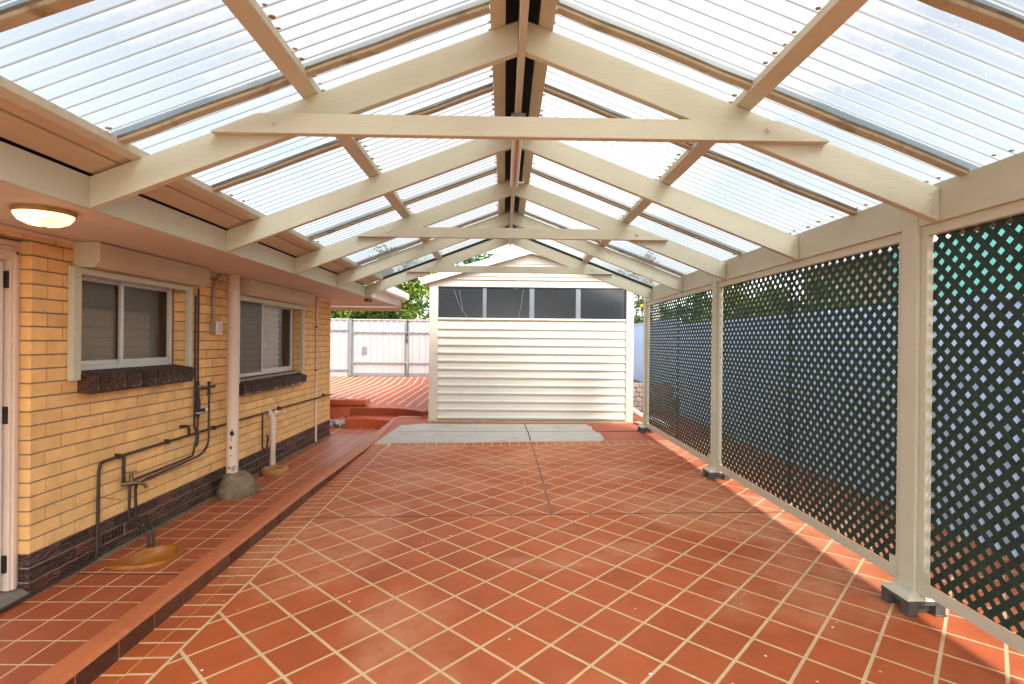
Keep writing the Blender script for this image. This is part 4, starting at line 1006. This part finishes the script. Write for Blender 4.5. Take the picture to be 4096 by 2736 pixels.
for nm, ua, ub, lab in (('gate', -4.86, -3.135, 'left leaf of the pale steel double gate with small square hatch'), ('gate', -3.085, -.9, 'right leaf of the pale steel gate half hidden by the shed')):
    gt = thing(nm, ((ua + ub) / 2, GY, .4), lab, 'gate', 'leaves of the double gate')
    b = B(); ribbed(b, ua + .02, ub - .02, .50, 2.19, .205, .03, py); b.build('sheet', m_fence, gt)
    box('top_cap', ua, ub, GY - .05, GY + .01, 2.19, 2.225, m_fence, gt)
    for zc in (1.80, .825): B().tube([(ua, GY - .055, zc), (ub, GY - .055, zc)], .02, 8).build('rail', m_gal, gt, smooth=True)
    for u in (ua + .012, ub - .012): B().tube([(u, GY - .05, .40), (u, GY - .05, 2.12)], .022, 8).build('stile', m_gal, gt, smooth=True)
    box('kick_plate', ua, ub, GY - .042, GY - .032, .40, .50, m_gal, gt)
    if ua < -4: 
        box('hatch', -4.55, -4.40, GY - .046, GY - .033, 1.10, 1.34, m_gal, gt)
        B().box(-3.17, -3.10, GY - .09, GY - .03, 1.52, 1.56).tube([(-3.14, GY - .08, .36), (-3.14, GY - .08, .80)], .012, 6).tube([(-3.14, GY - .08, 1.5), (-3.14, GY - .08, 1.78)], .014, 6).build('latch', m_blackmetal, gt)
    else:
        B().tube([(-3.075, GY - .08, .36), (-3.075, GY - .08, .80)], .012, 6).build('drop_bolt', m_blackmetal, gt)
tf = B(); rr = random.Random(4)
for _ in range(140):
    x_, y_ = -4.8 + rr.uniform(-.15, .2), 17.36 + rr.uniform(-.05, .05); h = rr.uniform(.03, .07); a = rr.uniform(0, 6.28)
    tf.add([(x_ - .006 * math.cos(a), y_ - .006 * math.sin(a), .37), (x_ + .006 * math.cos(a), y_ + .006 * math.sin(a), .37), (x_ + rr.uniform(-.03, .03), y_ + rr.uniform(-.03, .03), .38 + h)], [(0, 1, 2)])
tag(tf.build('grass', m_leaf_grass), 'small tuft of green grass at the gate post foot', 'grass', kind='stuff')

# side fence beyond the lattice
px_ = lambda u, d, z: (3.32 - d, u, z)
sf1 = thing('side_fence', (3.32, 5, .2), 'blue grey steel side fence seen through the lattice', 'fence')
yy = -1.6
for k in range(5):
    b = B(); ribbed(b, yy + .03, yy + 2.32, .17, 1.875, .12, .022, px_); b.build('sheet', m_bluefence, sf1)
    box('post', 3.29, 3.345, yy - .025, yy + .028, .17, 1.90, m_bluefence, sf1); box('top_rail', 3.285, 3.35, yy + .029, yy + 2.325, 1.875, 1.91, m_bluefence, sf1)
    yy += 2.353
sf2 = thing('side_fence', (3.32, 14, .5), 'paler raised length of the blue side fence behind the block wall', 'fence')
b = B(); ribbed(b, 10.2, 17.6, .5, 2.0, .075, .012, px_); b.build('sheet', m_bluefence, sf2)
box('top_rail', 3.29, 3.35, 10.2, 17.6, 2.0, 2.03, m_bluefence, sf2)

# ================================================================== NEIGHBOURS AND GREENERY
nh = thing('neighbour_house', (6.5, 8, 0), 'beige neighbouring house glimpsed over the side fence', 'house')
box('wall', 5.9, 11, 7.6, 10.6, 0, 3.0, m_nwall, nh)
B().prism([(5.5, 2.95), (8.4, 4.1), (11.4, 2.95), (11.4, 3.02), (8.4, 4.18), (5.5, 3.02)], 'y', 7.2, 11).build('roof', m_rooftile, nh)
box('post', 5.55, 5.63, 7.35, 7.43, 0, 2.95, m_white, nh); box('gutter', 5.44, 5.54, 7.2, 11, 2.90, 3.0, m_white, nh)
ts = thing('teal_screen', (5.4, 6, 0), 'pale teal privacy screen standing above the side fence', 'screen')
b = B(); ribbed(b, 2.0, 7.3, 1.2, 2.85, .17, .02, lambda u, d, z: (5.3 - d, u, z)); b.build('sheet', m_teal, ts)
for yp in (2.0, 4.6, 7.28): box('post', 5.31, 5.38, yp - .03, yp + .03, 0, 2.85, m_white, ts)
box('bottom_rail', 5.27, 5.30, 2.0, 7.3, 1.62, 1.98, m_nwall, ts)
wpst = thing('white_post', (3.75, 13.4, .6), 'white veranda post just beyond the blue side fence', 'post')
box('shaft', 3.66, 3.80, 13.3, 13.42, 0, 3.2, m_white, wpst); box('capital', 3.63, 3.83, 13.27, 13.45, 3.2005, 3.28, m_white, wpst)

def tree(name, loc, label, cat, blobs, nleaf, size, m_, trunk_h, tr_r, group, seed, flowers=0):
    t = thing(name, loc, label, cat, group); r_ = random.Random(seed)
    X, Y, Z = loc
    tb = B(); tb.tube([(X, Y, Z - .1), (X + .05, Y, Z + trunk_h * .5), (X - .04, Y + .05, Z + trunk_h)], [tr_r, tr_r * .8, tr_r * .6], 8)
    for (bx0, by0, bz0, br) in blobs:
        tb.tube([(X - .02, Y + .02, Z + trunk_h * .7), (X + bx0 * .5, Y + by0 * .5, Z + (trunk_h + bz0) * .55), (X + bx0, Y + by0, Z + bz0)], [tr_r * .5, tr_r * .35, tr_r * .12], 6)
    tb.build('trunk', m_bark, t, smooth=True)
    vol = [b_[3] ** 2 for b_ in blobs]; tot = sum(vol); b = B()
    subs = []
    for (bx0, by0, bz0, br), v_ in zip(blobs, vol):
        for _ in range(max(6, int(60 * v_ / tot))):
            th, ph = r_.uniform(0, 6.283), math.acos(r_.uniform(-1, 1)); q = br * r_.uniform(.55, 1.05)
            subs.append((X + bx0 + q * math.sin(ph) * math.cos(th), Y + by0 + q * math.sin(ph) * math.sin(th), Z + bz0 + q * math.cos(ph) * .85, br * r_.uniform(.22, .42)))
    per = nleaf // len(subs)
    for (cx, cy, cz, cr_) in subs:
        for _ in range(per):
            g_ = [r_.gauss(0, .5) for _ in range(3)]; p = Vector((cx + g_[0] * cr_, cy + g_[1] * cr_, cz + g_[2] * cr_ * .8))
            a = Vector((r_.uniform(-1, 1), r_.uniform(-1, 1), r_.uniform(-.9, .5))).normalized(); u = a.cross(Vector((r_.uniform(-1, 1), r_.uniform(-1, 1), r_.uniform(-1, 1)))).normalized()
            L = size * r_.uniform(.6, 1.3); w_ = L * .32
            b.add([p, p + a * L * .5 + u * w_, p + a * L, p + a * L * .5 - u * w_], [(0, 1, 2, 3)])
    b.build('crown', m_, t)
    if flowers:
        fb = B()
        for _ in range(flowers):
            s_ = r_.choice(subs); fb.add([(s_[0] - .15 + v[0] * .045, s_[1] - .25 + v[1] * .045, s_[2] + v[2] * .04) for v in ico], icf)
        tag(fb.build('flowers', m_flower, t), kind='stuff')
    return t
G = 'trees beyond the rear fence'
tree('leafy_tree', (-7.2, 22, .3), 'dark green leafy tree behind the rear fence by the house eave', 'tree', [(0, 0, 2.4, 1.5), (1.2, .3, 2.0, 1.3), (-1.3, .2, 2.2, 1.3), (.4, 0, 3.4, 1.2), (2.2, .4, 2.6, 1.2)], 9000, .17, m_leaf_dark, 1.8, .14, G, 1)
tree('leafy_tree', (-4.6, 21, .3), 'bright lime green bushy tree behind the double gate', 'tree', [(0, 0, 2.4, 1.3), (1.0, .2, 2.2, 1.2), (-1.0, .1, 2.0, 1.1), (.3, 0, 3.5, 1.2), (1.5, .3, 3.2, 1.1), (-.6, .2, 3.6, 1.0)], 10000, .15, m_leaf_lime, 1.7, .12, G, 2)
tree('leafy_tree', (-1.2, 23, .3), 'tall green tree rising behind the shed roof', 'tree', [(0, 0, 3.0, 1.6), (1.2, .2, 3.4, 1.3), (-1.3, .1, 3.0, 1.3), (-.3, 0, 4.2, 1.1)], 8000, .17, m_leaf_dark, 2.4, .15, G, 3)
tree('garden_shrub', (3.75, 14.6, .6), 'olive green flowering shrub over the fence by the shed', 'shrub', [(0, 0, 1.7, .55), (.2, .2, 2.3, .55), (-.2, -.3, 1.35, .45), (.25, .5, 1.2, .6), (0, .3, 2.9, .6)], 5000, .09, m_leaf_olive, 1.0, .05, 'shrubs beyond the side fence', 5, 14)
for i, (x_, y_, h_, m_, lab) in enumerate(((4.4, 9.6, 1.9, m_leaf_lime, 'yellow green bushy shrub behind the side fence, seen through the middle lattice'), (4.6, 8.0, 1.7, m_leaf_olive, 'olive leafy shrub beyond the fence near the beige house'), (4.5, 11.6, 1.9, m_leaf_dark, 'dark green shrub behind the side fence near the last post'))):
    tree('garden_shrub', (x_, y_, 0), lab, 'shrub', [(0, 0, h_, .7), (-.1, .6, h_ + .1, .65), (.1, -.6, h_ - .1, .6), (0, .1, h_ + .55, .5), (0, 0, h_ - .7, .7)], 5000, .11, m_, h_ * .6, .06, 'shrubs beyond the side fence', 20 + i)

# litter on the floor: droppings, paint flakes and dry leaf bits
rr = random.Random(77); lt = B(); lf = B()
for k in range(70):
    x_, y_ = rr.uniform(-1.55, 2.05), 1.6 + 5.8 * rr.random() ** 1.3; s_ = rr.uniform(.003, .010); z_ = zf(y_) + .0015
    n_ = 7; a0 = rr.uniform(0, 6.28)
    pts = [(x_ + s_ * rr.uniform(.5, 1.2) * math.cos(a0 + 6.283 * q / n_), y_ + s_ * rr.uniform(.5, 1.2) * math.sin(a0 + 6.283 * q / n_), z_) for q in range(n_)]
    (lt if k % 5 else lf).add(pts + [(x_, y_, z_ + .002 + .004 * (k % 5 == 0))], [(q, (q + 1) % n_, n_) for q in range(n_)])
tag(lt.build('droppings', m_white, patio), kind='stuff'); tag(lf.build('leaf_bits', m_wood, patio), kind='stuff')
